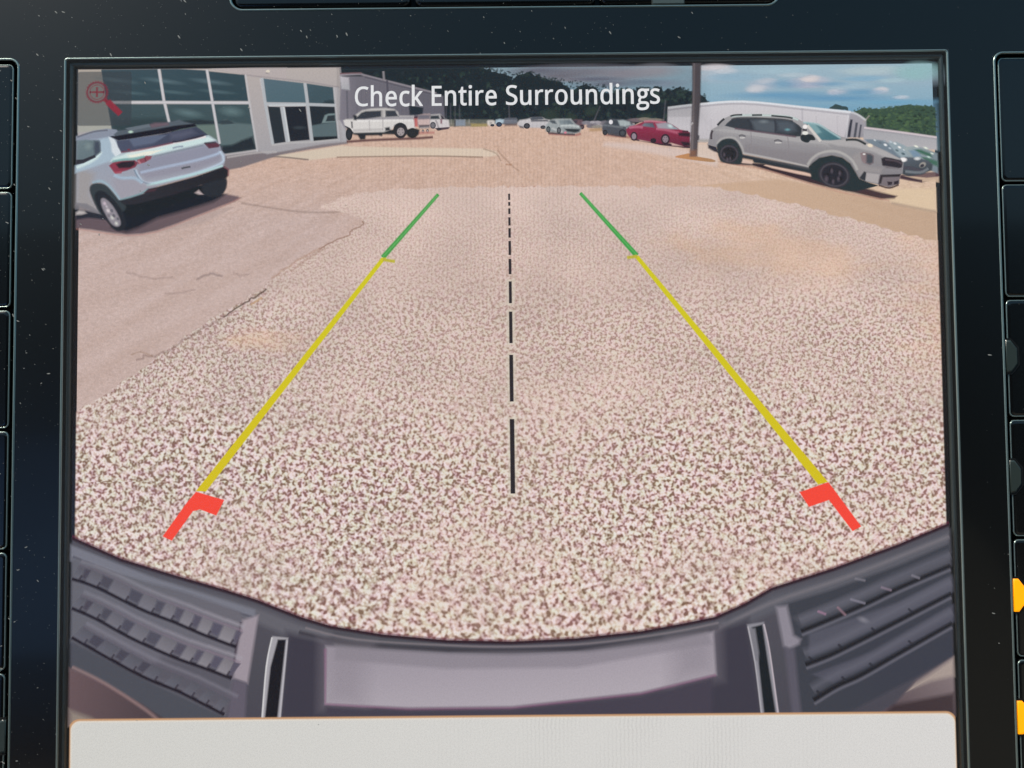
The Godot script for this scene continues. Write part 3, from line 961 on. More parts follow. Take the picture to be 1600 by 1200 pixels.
	for y in h:
		# the stones grow towards the lens: two neighbouring sizes are blended
		var size := 4.2 + maxf(0.0, y - 185.0) * 0.0135
		var at := log(size / 3.7) / log(1.414) + 1.0
		var band := clampi(int(floor(at)), 0, 4)
		var share := smoothstep(0.0, 1.0, at - band)
		var p1: float = 1.0 / periods[band]
		var p2: float = 1.0 / periods[band + 1]
		var amp := clampf(0.16 + clampf((y - 200.0) / 400.0, 0.0, 1.0) * 0.74, 0.12, 0.9)
		for x in w:
			if y > 180 and y < 920:
				var v := lerpf(n3.get_noise_2d(x * p1, y * p1), n3.get_noise_2d(x * p2 + 700.0, y * p2), share)
				var fine := lerpf(n4.get_noise_2d(x * p1, y * p1), n4.get_noise_2d(x * p2 + 700.0, y * p2), share)
				var u := lerpf(n2.get_noise_2d(x * p1 + 40.0, y * p1 * 1.1), n2.get_noise_2d(x * p2 + 40.0, y * p2 * 1.1), share)
				v = 1.05 * v + 0.75 * fine + 0.08
				var big := n1.get_noise_2d(x * 0.006, y * 0.009)
				var c := Vector3(214, 188, 177)
				c = c.lerp(Vector3(205, 182, 173), clampf((640 - x) / 400.0, 0, 1))
				c = c.lerp(Vector3(220, 195, 184), clampf((340 - y) / 120.0, 0, 1))
				var dirt := exp(-pow((x - 1090.0) / 190.0, 2.0) - pow((y - 300.0 - (x - 1090.0) * 0.12) / 52.0, 2.0))
				dirt = maxf(dirt, 0.85 * exp(-pow((x - 300.0) / 100.0, 2.0) - pow((y - 432.0) / 26.0, 2.0)))
				dirt = maxf(dirt, 0.7 * clampf((x - 1190.0) / 160.0, 0, 1) * clampf((620 - y) / 200.0, 0, 1))
				var patch := clampf(dirt * 1.5 + 0.8 * n1.get_noise_2d(x * 0.011, y * 0.03) + 0.35 * big - 0.35, 0, 1)
				dirt *= 0.4 + 0.6 * patch
				c = c.lerp(Vector3(218, 186, 166), patch * clampf(dirt * 2.0, 0, 1))
				var a := amp * (1.0 - 0.62 * dirt)
				a *= (0.95 + 0.25 * n1.get_noise_2d(x * 0.004 + 7.0, y * 0.007)) * (1.0 - 0.22 * exp(-pow((x - 690.0) / 260.0, 2.0)) * clampf((800 - y) / 250.0, 0, 1))
				var bright := clampf(v * 1.3, 0, 1) * a
				var dark := clampf(-(v + 0.04) * 1.1, 0, 0.9) * a
				c *= 1.0 + 0.07 * big
				c = c.lerp(Vector3(243, 233, 223), bright)
				c = c.lerp(Vector3(118, 82, 74), dark)
				data[k] = int(clampf(c.x + 7.0 * a * u, 0, 255))
				data[k + 1] = int(clampf(c.y - 3.0 * a * u, 0, 255))
				data[k + 2] = int(clampf(c.z + 8.0 * a * u + 10.0 * a * fine, 0, 255))
			k += 3
	var stones := StandardMaterial3D.new()
	stones.resource_name = "screen_gravel"
	stones.shading_mode = BaseMaterial3D.SHADING_MODE_UNSHADED
	stones.albedo_texture = ImageTexture.create_from_image(Image.create_from_data(w, h, false, Image.FORMAT_RGB8, data))
	stones.texture_repeat = false
	stones.vertex_color_use_as_albedo = true
	stones.transparency = BaseMaterial3D.TRANSPARENCY_ALPHA
	b = paint()
	base(675, 600)
	var bed := rough(v2([-15.3, 550.8, 39.3, 516.4, 94, 481.8, 133.8, 449.1, 178.8, 417.4, 218.8, 392.6, 250.8, 374.7, 283.9, 352.8, 319, 322.9, 349.2, 301.9, 379.4, 285.9, 405.6, 272, 424.8, 264.1, 427.8, 259, 446, 250, 448, 242.9, 424.8, 228.5, 379.4, 220.9, 409.7, 209, 442, 200.1, 500.6, 195.6, 571.3, 192.2, 682.4, 192.3, 793.4, 193.3, 884.2, 195.2, 954.9, 193.9, 995.2, 195.3, 1065.5, 210.3, 1155.8, 232.5, 1245.8, 257.8, 1305.7, 274.6, 1385.6, 295.6, 1366.6, 914, -11.2, 901.4]), 2.4, 6, 15)
	fill(b, bed, Color.WHITE, {"f": 5})
	lone("onscreen_gravel", b, "coarse pinkish gravel filling the lower middle of the camera picture", "gravel", "", "structure", stones)
	b = paint()
	base(330, 330)
	line(b, wobble([446, 242.9, 446, 250, 427.8, 260, 425.8, 265.1, 403.6, 274, 379.4, 287], 0.8), 2.2, col("8f6a58"), {"a": 0.7, "f": 2})
	line(b, wobble([379.4, 287, 349.2, 301.9, 319, 321.8, 303, 333.8], 1.6), 2.6, col("a3785e"), {"a": 0.45, "f": 3})
	line(b, wobble([296.5, 350.4, 276.4, 362.9, 253.8, 375.3, 228.8, 392.7], 1.6), 2.6, col("4f382c"), {"a": 0.9, "w2": 1.4})
	line(b, [289, 363, 271.4, 374.2], 3, col("c39a6c"), {"a": 0.7})
	line(b, wobble([228.8, 393.9, 208.8, 405.1, 178.8, 419.9, 148.8, 439.7, 123.8, 454.5, 108.8, 451.9, 93.8, 459.3], 2.4), 3, col("856a62"), {"a": 0.55, "f": 3})
	line(b, [83.7, 451.6, 98.7, 446.8, 118.8, 454.5], 2, col("a0836f"), {"a": 0.5})
	line(b, [387, 285.5, 359.3, 303, 334.1, 323], 3, col("9b7260"), {"a": 0.4, "f": 4})
	lone("onscreen_crack", b, "broken edge where the asphalt ends and the gravel starts, at left", "crack", "", "stuff")

	# utility pole on its mound
	b = paint()
	base(960, 145)
	fill(b, [942.1, 145.7, 955.4, 142.8, 962.6, 141.6, 972.1, 146, 984.1, 148.5, 996, 150.7, 1003.2, 153.6, 996, 154.3, 972, 151.4, 945.7, 147.3], col("c98d5d"), {"f": 3, "s": true, "g": [940, 140, 1010, 150, col("a9835f")]})
	lone("onscreen_mound", b, "small heap of orange dirt at the foot of the utility pole", "dirt mound")

# an uneven line through the points of Q
func wobble(q: Array, amp: float) -> PackedVector2Array:
	var p := smooth(v2(q), false, 5)
	for k in p.size():
		p[k] += Vector2(rng.randf_range(-amp, amp), rng.randf_range(-amp, amp))
	return p
# ------------------------------------------------------------------ vehicles in the picture
func car_wheel(t: Node3D, at: Array, rx: float, ry: float, tyre: Color, rim: Color, turn := 0.0, share := 0.66, shift := [0.0, 0.0]) -> void:
	var b := paint()
	blob(b, at, rx, ry, tyre, {"hard": 0.88, "turn": turn})
	var w := obj("wheel", b, t)
	b = paint()
	blob(b, [at[0] + shift[0], at[1] + shift[1]], rx * share, ry * share, rim, {"hard": 0.8, "turn": turn})
	var dark := rim.darkened(0.35)
	if rx > 6:
		for k in 5:
			var a := TAU * (k + 0.3) / 5
			var d := Vector2(cos(a) * rx * share * 0.55, sin(a) * ry * share * 0.55).rotated(deg_to_rad(turn))
			blob(b, [at[0] + shift[0] + d.x, at[1] + shift[1] + d.y], rx * share * 0.22, ry * share * 0.22, dark, {"hard": 0.3, "a": 0.8})
	obj("rim", b, w)

func shown_vehicles() -> void:
	far_cars()
	pickup()
	right_row()
	silver_suv()
	white_suv()
	# the pole stands before the red car
	var t := thing("onscreen_pole", "weathered wooden utility pole between the red coupe and the silver SUV", "utility pole", 967, 143)
	var b := paint()
	fill(b, [967.7, -13.2, 981.9, -13.1, 979.5, 59, 975.7, 105.1, 972.8, 149.1, 961.2, 149, 963.5, 105, 966.4, 58.9], col("6f6467"), {"g": [955, 60, 972, 60, col("4e474c")]})
	line(b, [970.5, -2.9, 968.2, 69.2, 964.9, 140.9], 2.5, col("857a7a"), {"a": 0.6})
	fill(b, [961.2, 139.2, 971.7, 139.3, 971.2, 148.8, 961, 148.7], col("8d6148"), {"f": 5, "a": 0.75})
	obj("trunk", b, t)
	b = paint()
	fill(b, [973.3, 115.2, 976.5, 116.2, 976.2, 122.3, 973.1, 123.5], col("3c373d"))
	line(b, [963.4, 99.1, 967, 95.4], 2, col("b7b1b3"))
	obj("fitting", b, t)

func far_cars() -> void:
	var b := paint()
	base(600, 95)
	fill(b, [558.8, 85.9, 644.2, 86.5, 645.3, 96.6, 622.5, 97.2, 558.7, 97.5], col("6d6f66"), {"f": 3, "a": 0.9})
	fill(b, [619.1, 92.9, 644.2, 93.7, 644.1, 97.7, 619.1, 98.1], col("a8965f"), {"f": 3, "a": 0.9})
	for k in 5:
		line(b, [588.0 + k * 7, 86, 588.0 + k * 7, 94], 1.2, col("a3a09a"), {"a": 0.6})
	lone("onscreen_fence", b, "grassy strip with a low fence under the trees, behind the lot", "fence")

	var t := thing("onscreen_car", "small white car end at the far left of the distant row", "car", 642, 97, "cars parked in the distant row")
	b = paint()
	fill(b, [644, 89.7, 645.9, 87.7, 653.3, 87.8, 656.3, 89.2, 656, 96.4, 648.7, 97, 644.9, 93.7], col("ddd6cf"))
	fill(b, [649, 90.9, 651.6, 90.9, 651, 93.8, 649, 93.7], col("6f6a70"), {"a": 0.7})
	obj("body", b, t)
	car_wheel(t, [652.4, 95.9], 3.5, 2.2, col("22262e"), col("3a3c44"))

	t = thing("onscreen_car", "grey car with a pale blue front, distant row", "car", 675, 98, "cars parked in the distant row")
	b = paint()
	fill(b, [668.1, 88.7, 672.7, 85.3, 689.8, 84.9, 691.9, 87.2, 691.6, 94.7, 671.5, 95.1, 668.1, 93.9], col("83868f"), {"g": [690, 85, 690, 95, col("6c707a")]})
	fill(b, [657.4, 92.1, 658.1, 87.5, 663.6, 86, 670.4, 87, 669.9, 91.1, 666.4, 94.5, 657.8, 94.4], col("b9cdda"))
	fill(b, [672.7, 93.7, 690.9, 93.6, 690.8, 97, 671.5, 97.4], col("53474b"), {"a": 0.8})
	obj("body", b, t)
	piece("window", t, [672.7, 87.3, 676.2, 84.8, 689.8, 84.7, 690.9, 87.8], col("5b5f69"))
	car_wheel(t, [663, 94.7], 5, 4.2, col("1f2a40"), col("3d4a5d"))

	t = thing("onscreen_car", "dark red car half hidden behind the silver sedan", "car", 790, 98, "cars parked in the distant row")
	b = paint()
	fill(b, [777.5, 89.2, 782.1, 87.9, 793.5, 88.2, 797.4, 94.6, 796.2, 100.4, 786.5, 100.3, 779.7, 96.2], col("6b535a"))
	fill(b, [779.2, 89.8, 785.5, 89.9, 785.4, 93.3, 780.9, 93.9], col("3b3d46"))
	obj("body", b, t)
	car_wheel(t, [793.1, 100.3], 3.6, 4, col("2b262b"), col("5a4a4e"))

	t = thing("onscreen_car", "white SUV with dark windows in the distant row", "car", 722, 102, "cars parked in the distant row")
	b = paint()
	fill(b, [691.8, 95.5, 692.5, 91.3, 695.5, 88.2, 706.9, 86.7, 713.2, 84.6, 730.8, 84.2, 736.5, 87.4, 742.4, 88.2, 742.7, 97.2, 736.4, 100.6, 731.8, 101.2, 713.6, 100.4, 701.1, 100.3, 695.4, 99], col("d9d3d4"), {"g": [710, 88, 710, 104, col("b9b6bb")]})
	fill(b, [712.6, 85.4, 717.2, 83.8, 729.7, 83.9, 733.1, 86.7, 713.7, 87.5], col("5a5f68"))
	fill(b, [694.3, 97.1, 702.2, 98.9, 701.1, 101.2, 695.4, 100], col("5d565b"))
	obj("body", b, t)
	piece("window", t, [713.1, 88, 718.3, 87.8, 739.9, 88.4, 739.9, 90.6, 713.7, 90.7], col("3d424c"))
	car_wheel(t, [706.6, 97.5], 5.4, 5, col("2a2a30"), col("4b4a50"))
	car_wheel(t, [732, 99.8], 4.4, 3.2, col("2a2a30"), col("4b4a50"))

	t = thing("onscreen_car", "silver sedan with a dark grille, nearest car of the distant row", "car", 758, 110, "cars parked in the distant row")
	b = paint()
	line(b, [740.8, 109.9, 763.6, 111.6, 784, 112.6, 790.9, 110.1], 4, col("a86c66"), {"a": 0.8})
	line(b, [739.7, 108.7, 762.4, 110.5, 781.8, 111.7], 3, col("4b3a40"))
	obj("shadow", b, t)
	b = paint()
	fill(b, [735, 101.5, 737, 95.8, 742.2, 90.6, 746.2, 87.5, 753.6, 86.7, 775.8, 86.9, 782, 94.5, 789.9, 99.2, 792.1, 103.2, 789.8, 108.4, 782.9, 110.7, 762.4, 109.6, 743.1, 107.6, 736.9, 106.7], col("b3b8b9"), {"g": [765, 88, 765, 108, col("8f9799")]})
	line(b, [759.2, 97.7, 774, 97.5, 788.8, 99.7], 3, col("cdd4d3"), {"a": 0.8})
	line(b, [745.5, 101.6, 754.5, 105.2, 762.5, 107.5], 3, col("cfcfce"), {"a": 0.7})
	obj("body", b, t)
	piece("side_window", t, [741.9, 91.2, 745.6, 88.9, 750.7, 89.2, 753.5, 94.8, 747.8, 94.1], col("4d565d"))
	piece("windshield", t, [755.9, 89, 774.1, 88.4, 780.3, 95, 759.2, 96], col("8d989d"), {"g": [760, 90, 775, 94, col("6b767d")]})
	piece("grille", t, [765.4, 102.4, 790.4, 103.4, 788.1, 107.6, 781.8, 108.9, 769.3, 107], col("283034"))
	car_wheel(t, [740.3, 103.3], 3.6, 5.4, col("34383d"), col("65696c"))
	car_wheel(t, [756.8, 105.2], 3.6, 5.6, col("34383d"), col("6a6c70"))
	b = paint()
	blob(b, [766.8, 108.7], 3, 2.4, col("e88a9a"), {"hard": 0.3})
	obj("fog_lamp", b, t)

	b = paint()
	base(822, 100)
	for s in [[[800.2, 93.5], 9, 4, "8c8992"], [[812, 95.1], 12, 6, "85818a"], [[822.8, 98.3], 9, 5, "a59fa2"], [[807.1, 98.8], 9, 4, "757079"], [[816.7, 100.1], 11, 3.5, "928d86"], [[828.8, 94.1], 9, 5, "77747c"], [[818, 92.8], 7, 3, "a9a3aa"], [[809.6, 92.7], 5, 2.4, "b0aab0"], [[881.8, 90], 22, 4, "7a6a70"], [[891.4, 88.6], 12, 3.5, "8d8476"], [[905.8, 90.2], 18, 3.5, "8a8177"]]:
		blob(b, s[0], s[1], s[2], col(s[3]), {"hard": 0.6, "a": 0.95})
	fill(b, [804.7, 103, 823.9, 102, 826.2, 106.2, 804.6, 107.3], col("b08d63"), {"f": 4, "a": 0.8})
	lone("onscreen_cars", b, "blurred far cars seen between the silver sedan and the dark hatchback", "cars", "", "stuff")

	t = thing("onscreen_car", "dark grey hatchback left of the red coupe", "car", 860, 116)
	b = paint()
	line(b, [827.4, 112.6, 847.8, 115.2, 871.7, 117.6], 4, col("a87a6c"), {"a": 0.9})
	line(b, [833.4, 111.2, 847.8, 114, 862.2, 116.1], 3, col("4a3d42"))
	obj("shadow", b, t)
	b = paint()
	fill(b, [824.3, 102.6, 825.4, 97.7, 830.6, 92.3, 836.7, 88.3, 843.3, 88.1, 857.7, 88.9, 868.5, 91.8, 875.7, 96.4, 876.8, 100.7, 870.1, 105.5, 864.7, 106.6, 862.2, 115.1, 850.2, 114.4, 832.2, 110.9, 826.8, 111.1, 824.8, 107.4], col("585c64"), {"g": [850, 98, 850, 115, col("43464e")]})
	line(b, [826.4, 97.7, 836, 98.4, 849.2, 100.4, 857.6, 101.1], 2.4, col("7b8086"), {"a": 0.7})
	line(b, [862.3, 102.9, 872, 98.8, 875.7, 95.8], 4, col("9a9ba2"), {"a": 0.7})
	obj("body", b, t)
	piece("windshield", t, [849.6, 90.4, 857.7, 89.7, 867.9, 92.7, 869.6, 97.5, 861.2, 99.9, 852.8, 98.6], col("aeb8ba"), {"g": [870, 95, 890, 100, col("6f7a82")]})
	piece("side_window", t, [841.5, 90.6, 848.1, 90.4, 851, 98, 842, 97.3], col("3f454e"))
	b = paint()
	blob(b, [838.5, 92.7], 3.6, 4.2, col("f1eef2"), {"hard": 0.7})
	obj("mirror_glint", b, t)
	car_wheel(t, [829.2, 109.3], 4.2, 4.6, col("26282e"), col("3c3e44"))
	car_wheel(t, [856.5, 110.4], 6.2, 6.6, col("2b2e34"), col("4d5056"))

	t = thing("onscreen_car", "red coupe parked left of the utility pole", "car", 900, 135)
	b = paint()
	fill(b, [869.3, 121.3, 881.3, 122.6, 900.4, 125.8, 916, 129.6, 932.8, 131.6, 953.1, 134.2, 961.5, 134.9, 961.6, 132.9, 931.6, 128.6, 907.7, 124.7, 881.3, 120.2], col("3b2a33"), {"f": 3})
	fill(b, [881.3, 120.4, 899.3, 121.6, 900.5, 125, 883.7, 123.2], col("d9b5a6"), {"f": 2.5})
	fill(b, [932.3, 126.7, 950.2, 128.7, 951.4, 132.4, 934, 131], col("d0aca4"), {"f": 2.5})
	obj("shadow", b, t)
	b = paint()
	fill(b, [862.3, 104.8, 867.2, 100.6, 876.8, 98, 887.7, 93.5, 899.8, 91.4, 925, 93.6, 935.1, 97.8, 946.4, 105.6, 959.6, 108.5, 962.5, 111.2, 962.2, 131.9, 952.6, 132.8, 932.9, 126.8, 916, 128, 906.4, 126.3, 881.3, 120.8, 869.3, 118.6, 864, 112.7], col("93304b"), {"g": [900, 105, 900, 132, col("642439")], "f": 2})
	line(b, [864.7, 104.2, 881.5, 105.6, 905.5, 108.2, 917.5, 109.6, 936.7, 111.2], 3, col("8c2e4b"), {"a": 0.8})
	line(b, [867.2, 101.8, 879.2, 100.7, 888.8, 101.4], 4, col("c4788f"), {"a": 0.7})
	line(b, [909.2, 104, 924.8, 106, 939.1, 109.8, 945.1, 111.1], 4, col("c06a80"), {"a": 0.7})
	line(b, [890.2, 92.3, 901, 91.8, 913, 93.1, 925, 94.1], 2.5, col("d58a9a"), {"a": 0.8})
	line(b, [881.3, 119, 898.1, 121.6, 912.5, 122.9], 3, col("7d2f4a"), {"a": 0.8})
	obj("body", b, t)
	piece("side_window", t, [887.4, 98.3, 891.3, 95, 904.3, 94.8, 907.5, 102.4, 889.4, 99.8], col("8b98a4"), {"g": [880, 100, 900, 105, col("55606c")]})
	b = paint()
	fill(b, [909.1, 95.9, 926.2, 94.4, 934.5, 98.2, 944.6, 105.3, 924.8, 104.3, 912.2, 103.2], col("a79aa6"), {"g": [910, 103, 950, 110, col("8ca5ab")]})
	blob(b, [931.5, 100], 6, 4, col("cfe3e2"), {"hard": 0.2, "a": 0.9, "turn": 30})
	obj("windshield", b, t)
	b = paint()
	fill(b, [943.3, 111.3, 952.4, 110.5, 962.6, 111, 962.4, 117.6, 945.6, 115.9], col("2f1d2a"))
	fill(b, [947.3, 125.1, 962.3, 126.4, 962.2, 131.9, 952, 131.8], col("2c1e28"))
	line(b, [950.6, 108.7, 959.6, 109], 2, col("3a2430"))
	obj("grille", b, t)
	car_wheel(t, [874.4, 115.8], 5.8, 7.8, col("33222c"), col("948590"), 0, 0.7)
	car_wheel(t, [923.6, 120.8], 7.4, 8.8, col("33222c"), col("92828c"), 0, 0.7)
	car_wheel(t, [904.7, 122.8], 5, 4, col("261d26"), col("2c222b"))

func pickup() -> void:
	var t := thing("onscreen_crate", "small grey box standing by the wall behind the white SUV", "box", 590, 98)
	piece("front", t, [594.1, 86.8, 609.7, 86.9, 609.9, 96.4, 594, 96.5], col("8c95a2"))
	piece("edge", t, [593.2, 87.3, 594.5, 87.3, 594.4, 97.6, 593.1, 97.6], col("4d4a4c"))

	t = thing("onscreen_suv", "white SUV parked behind the tail of the pickup truck", "car", 565, 106)
	var b := paint()
	fill(b, [553.5, 97.2, 554.2, 84.4, 555.8, 78.2, 569.7, 77.3, 573.9, 80.1, 578.9, 85.9, 584, 87.2, 585.2, 98.8, 578.2, 100.2, 566.8, 101.4, 556.7, 99.1], col("e2dcdb"), {"g": [570, 85, 570, 108, col("cbc2c4")]})
	fill(b, [563, 100.1, 584.5, 98.8, 583.2, 100.7, 566.8, 103.1], col("4f3f48"))
	line(b, [563.7, 87, 566.8, 96, 568.1, 99.9], 2, col("8e868b"), {"a": 0.8})
	obj("body", b, t)
	piece("window", t, [554.5, 85.6, 555.5, 79.9, 568.2, 79.4, 570.4, 85.5], col("39434a"))
	piece("rear_window", t, [570.7, 79.1, 574.5, 80.1, 578.9, 85.9, 572.6, 85.8], col("322f3a"))
	piece("taillight", t, [570.9, 85.8, 573.5, 85.8, 573.2, 92.9, 571.4, 92.2], col("7a3b50"))
	car_wheel(t, [559.2, 95.3], 5, 6, col("4a4a52"), col("77767c"))
	car_wheel(t, [568.7, 101.4], 4, 2.4, col("2b2730"), col("3d3841"))

	t = thing("onscreen_pickup", "tail of a second pickup between the white pickup and the white SUV", "pickup truck", 540, 110)
	b = paint()
	fill(b, [534.6, 86.7, 536.5, 79, 544.1, 77.2, 554.5, 76.9, 554.4, 96.2, 536.4, 97], col("d7bdb9"), {"g": [540, 90, 540, 104, col("c9b4b0")]})
	fill(b, [535.3, 79.3, 541.6, 78.3, 554.3, 78.7, 554.2, 85.1, 535.9, 85.7], col("88838d"))
	fill(b, [537.1, 94.7, 554.2, 94.4, 553.5, 99.1, 537.7, 99.6], col("4a424a"))
	line(b, [539, 99, 552.9, 98.4], 3, col("a9a3a4"), {"a": 0.7})
	obj("body", b, t)
	car_wheel(t, [543.4, 104.8], 2.2, 3.4, col("3c3438"), col("a09a9b"))
	car_wheel(t, [550.6, 104.2], 2.2, 3.4, col("3c3438"), col("a59fa0"))

	t = thing("onscreen_pickup", "white crew cab pickup truck parked in front of the grey warehouse", "pickup truck", 470, 118)
	b = paint()
	line(b, [423.7, 120.2, 460.4, 118, 498.4, 116.7, 536.3, 115.6, 559.1, 114.1], 4, col("6a4a48"), {"f": 3})
	line(b, [536.4, 107.3, 561.7, 106.9], 4, col("b87c74"), {"a": 0.8})
	obj("shadow", b, t)
	b = paint()
	fill(b, [432.6, 105, 482, 102.9, 498.4, 101.1, 531.4, 99.5, 538.3, 102.1, 537, 109.8, 531.3, 114.9, 521.2, 114.2, 517.4, 109.6, 500.9, 109.5, 480.7, 109, 478.8, 112.1, 473.1, 110.5, 454.1, 110.9, 452.8, 116.7, 445.3, 117.3, 440.8, 110.2, 433.9, 108.8], col("23272d"))
	obj("underbody", b, t)
	b = paint()
	fill(b, [418.7, 86.2, 422.5, 84.3, 432.9, 83.9, 436.1, 80.9, 437.4, 77.8, 447.9, 70.2, 463.1, 67.5, 484.6, 67, 498.6, 69, 504.3, 73.6, 506.1, 79.5, 528.9, 80, 531.4, 82.2, 531.4, 99.8, 518.4, 100.9, 516.2, 94.2, 507.3, 90.9, 498.5, 94.1, 495.9, 100.5, 482, 105.2, 433.9, 106, 427.6, 98.5, 420.6, 94.3], col("e9e4e0"), {"g": [470, 80, 470, 115, col("cfcbc9")]})
	fill(b, [438.4, 81.2, 480.8, 81.6, 506.1, 80.7, 528.9, 80.5, 529.5, 86, 498.5, 85.1, 473.2, 85.5, 439, 85.8], col("b3aeb4"), {"f": 3, "a": 0.9})
	line(b, [437.7, 87.3, 473.2, 87.1, 527.6, 86.9], 3, col("f5f1ee"), {"a": 0.8})
	line(b, [433.9, 102.4, 460.5, 101.6, 480.7, 101.1], 4, col("bdb8b6"), {"a": 0.8})
	line(b, [459.3, 86.6, 459.8, 103.3], 1.2, col("aaa5a6"), {"a": 0.6})
	line(b, [480.2, 70.8, 480.7, 102.9], 1.2, col("aaa5a6"), {"a": 0.6})
	fill(b, [420, 94.3, 427.6, 98.5, 433.9, 106, 432.6, 107.5, 428.8, 104.9, 423.8, 97.2], col("34363c"))
	fill(b, [430.6, 88, 432.7, 88.9, 433.4, 98.6, 431.6, 97.9], col("3b3d43"))
	fill(b, [483.9, 98.4, 490.9, 97.2, 492.7, 103, 484.5, 103.5], col("2a2d33"))
	obj("body", b, t)
	piece("front_window", t, [437.2, 84.5, 446.6, 74.3, 453.6, 71.8, 478.3, 70.9, 478.3, 81, 451.7, 84.4], col("3c424b"))
	piece("rear_window", t, [484.6, 71, 500.1, 71, 505.1, 80.5, 484.8, 81.4], col("41464f"))
	piece("mirror", t, [433.9, 78.3, 437.1, 77.4, 440.3, 79.4, 439, 86.4, 434.9, 85.5], col("272b33"))
	b = paint()
	fill(b, [529.3, 83.5, 534.6, 83.1, 535.4, 97.2, 530.7, 97.2], col("b0535a"), {"g": [528, 90, 536, 90, col("d98074")]})
	line(b, [529.5, 82.2, 535.2, 82.2], 3, col("4f2d3c"))
	obj("taillight", b, t)
	b = paint()
	blob(b, [507.9, 102.5], 11.8, 12.6, col("25282d"), {"hard": 0.88})
	obj("wheel_arch", b, t)
	car_wheel(t, [508.6, 105.1], 10.2, 11.4, col("2c2c31"), col("a59b9d"), 0, 0.64)
	car_wheel(t, [427.6, 108.1], 5.6, 10.6, col("1d2228"), col("2b3036"))
	car_wheel(t, [526.9, 107.2], 8, 8.5, col("1f2226"), col("2a2c30"))

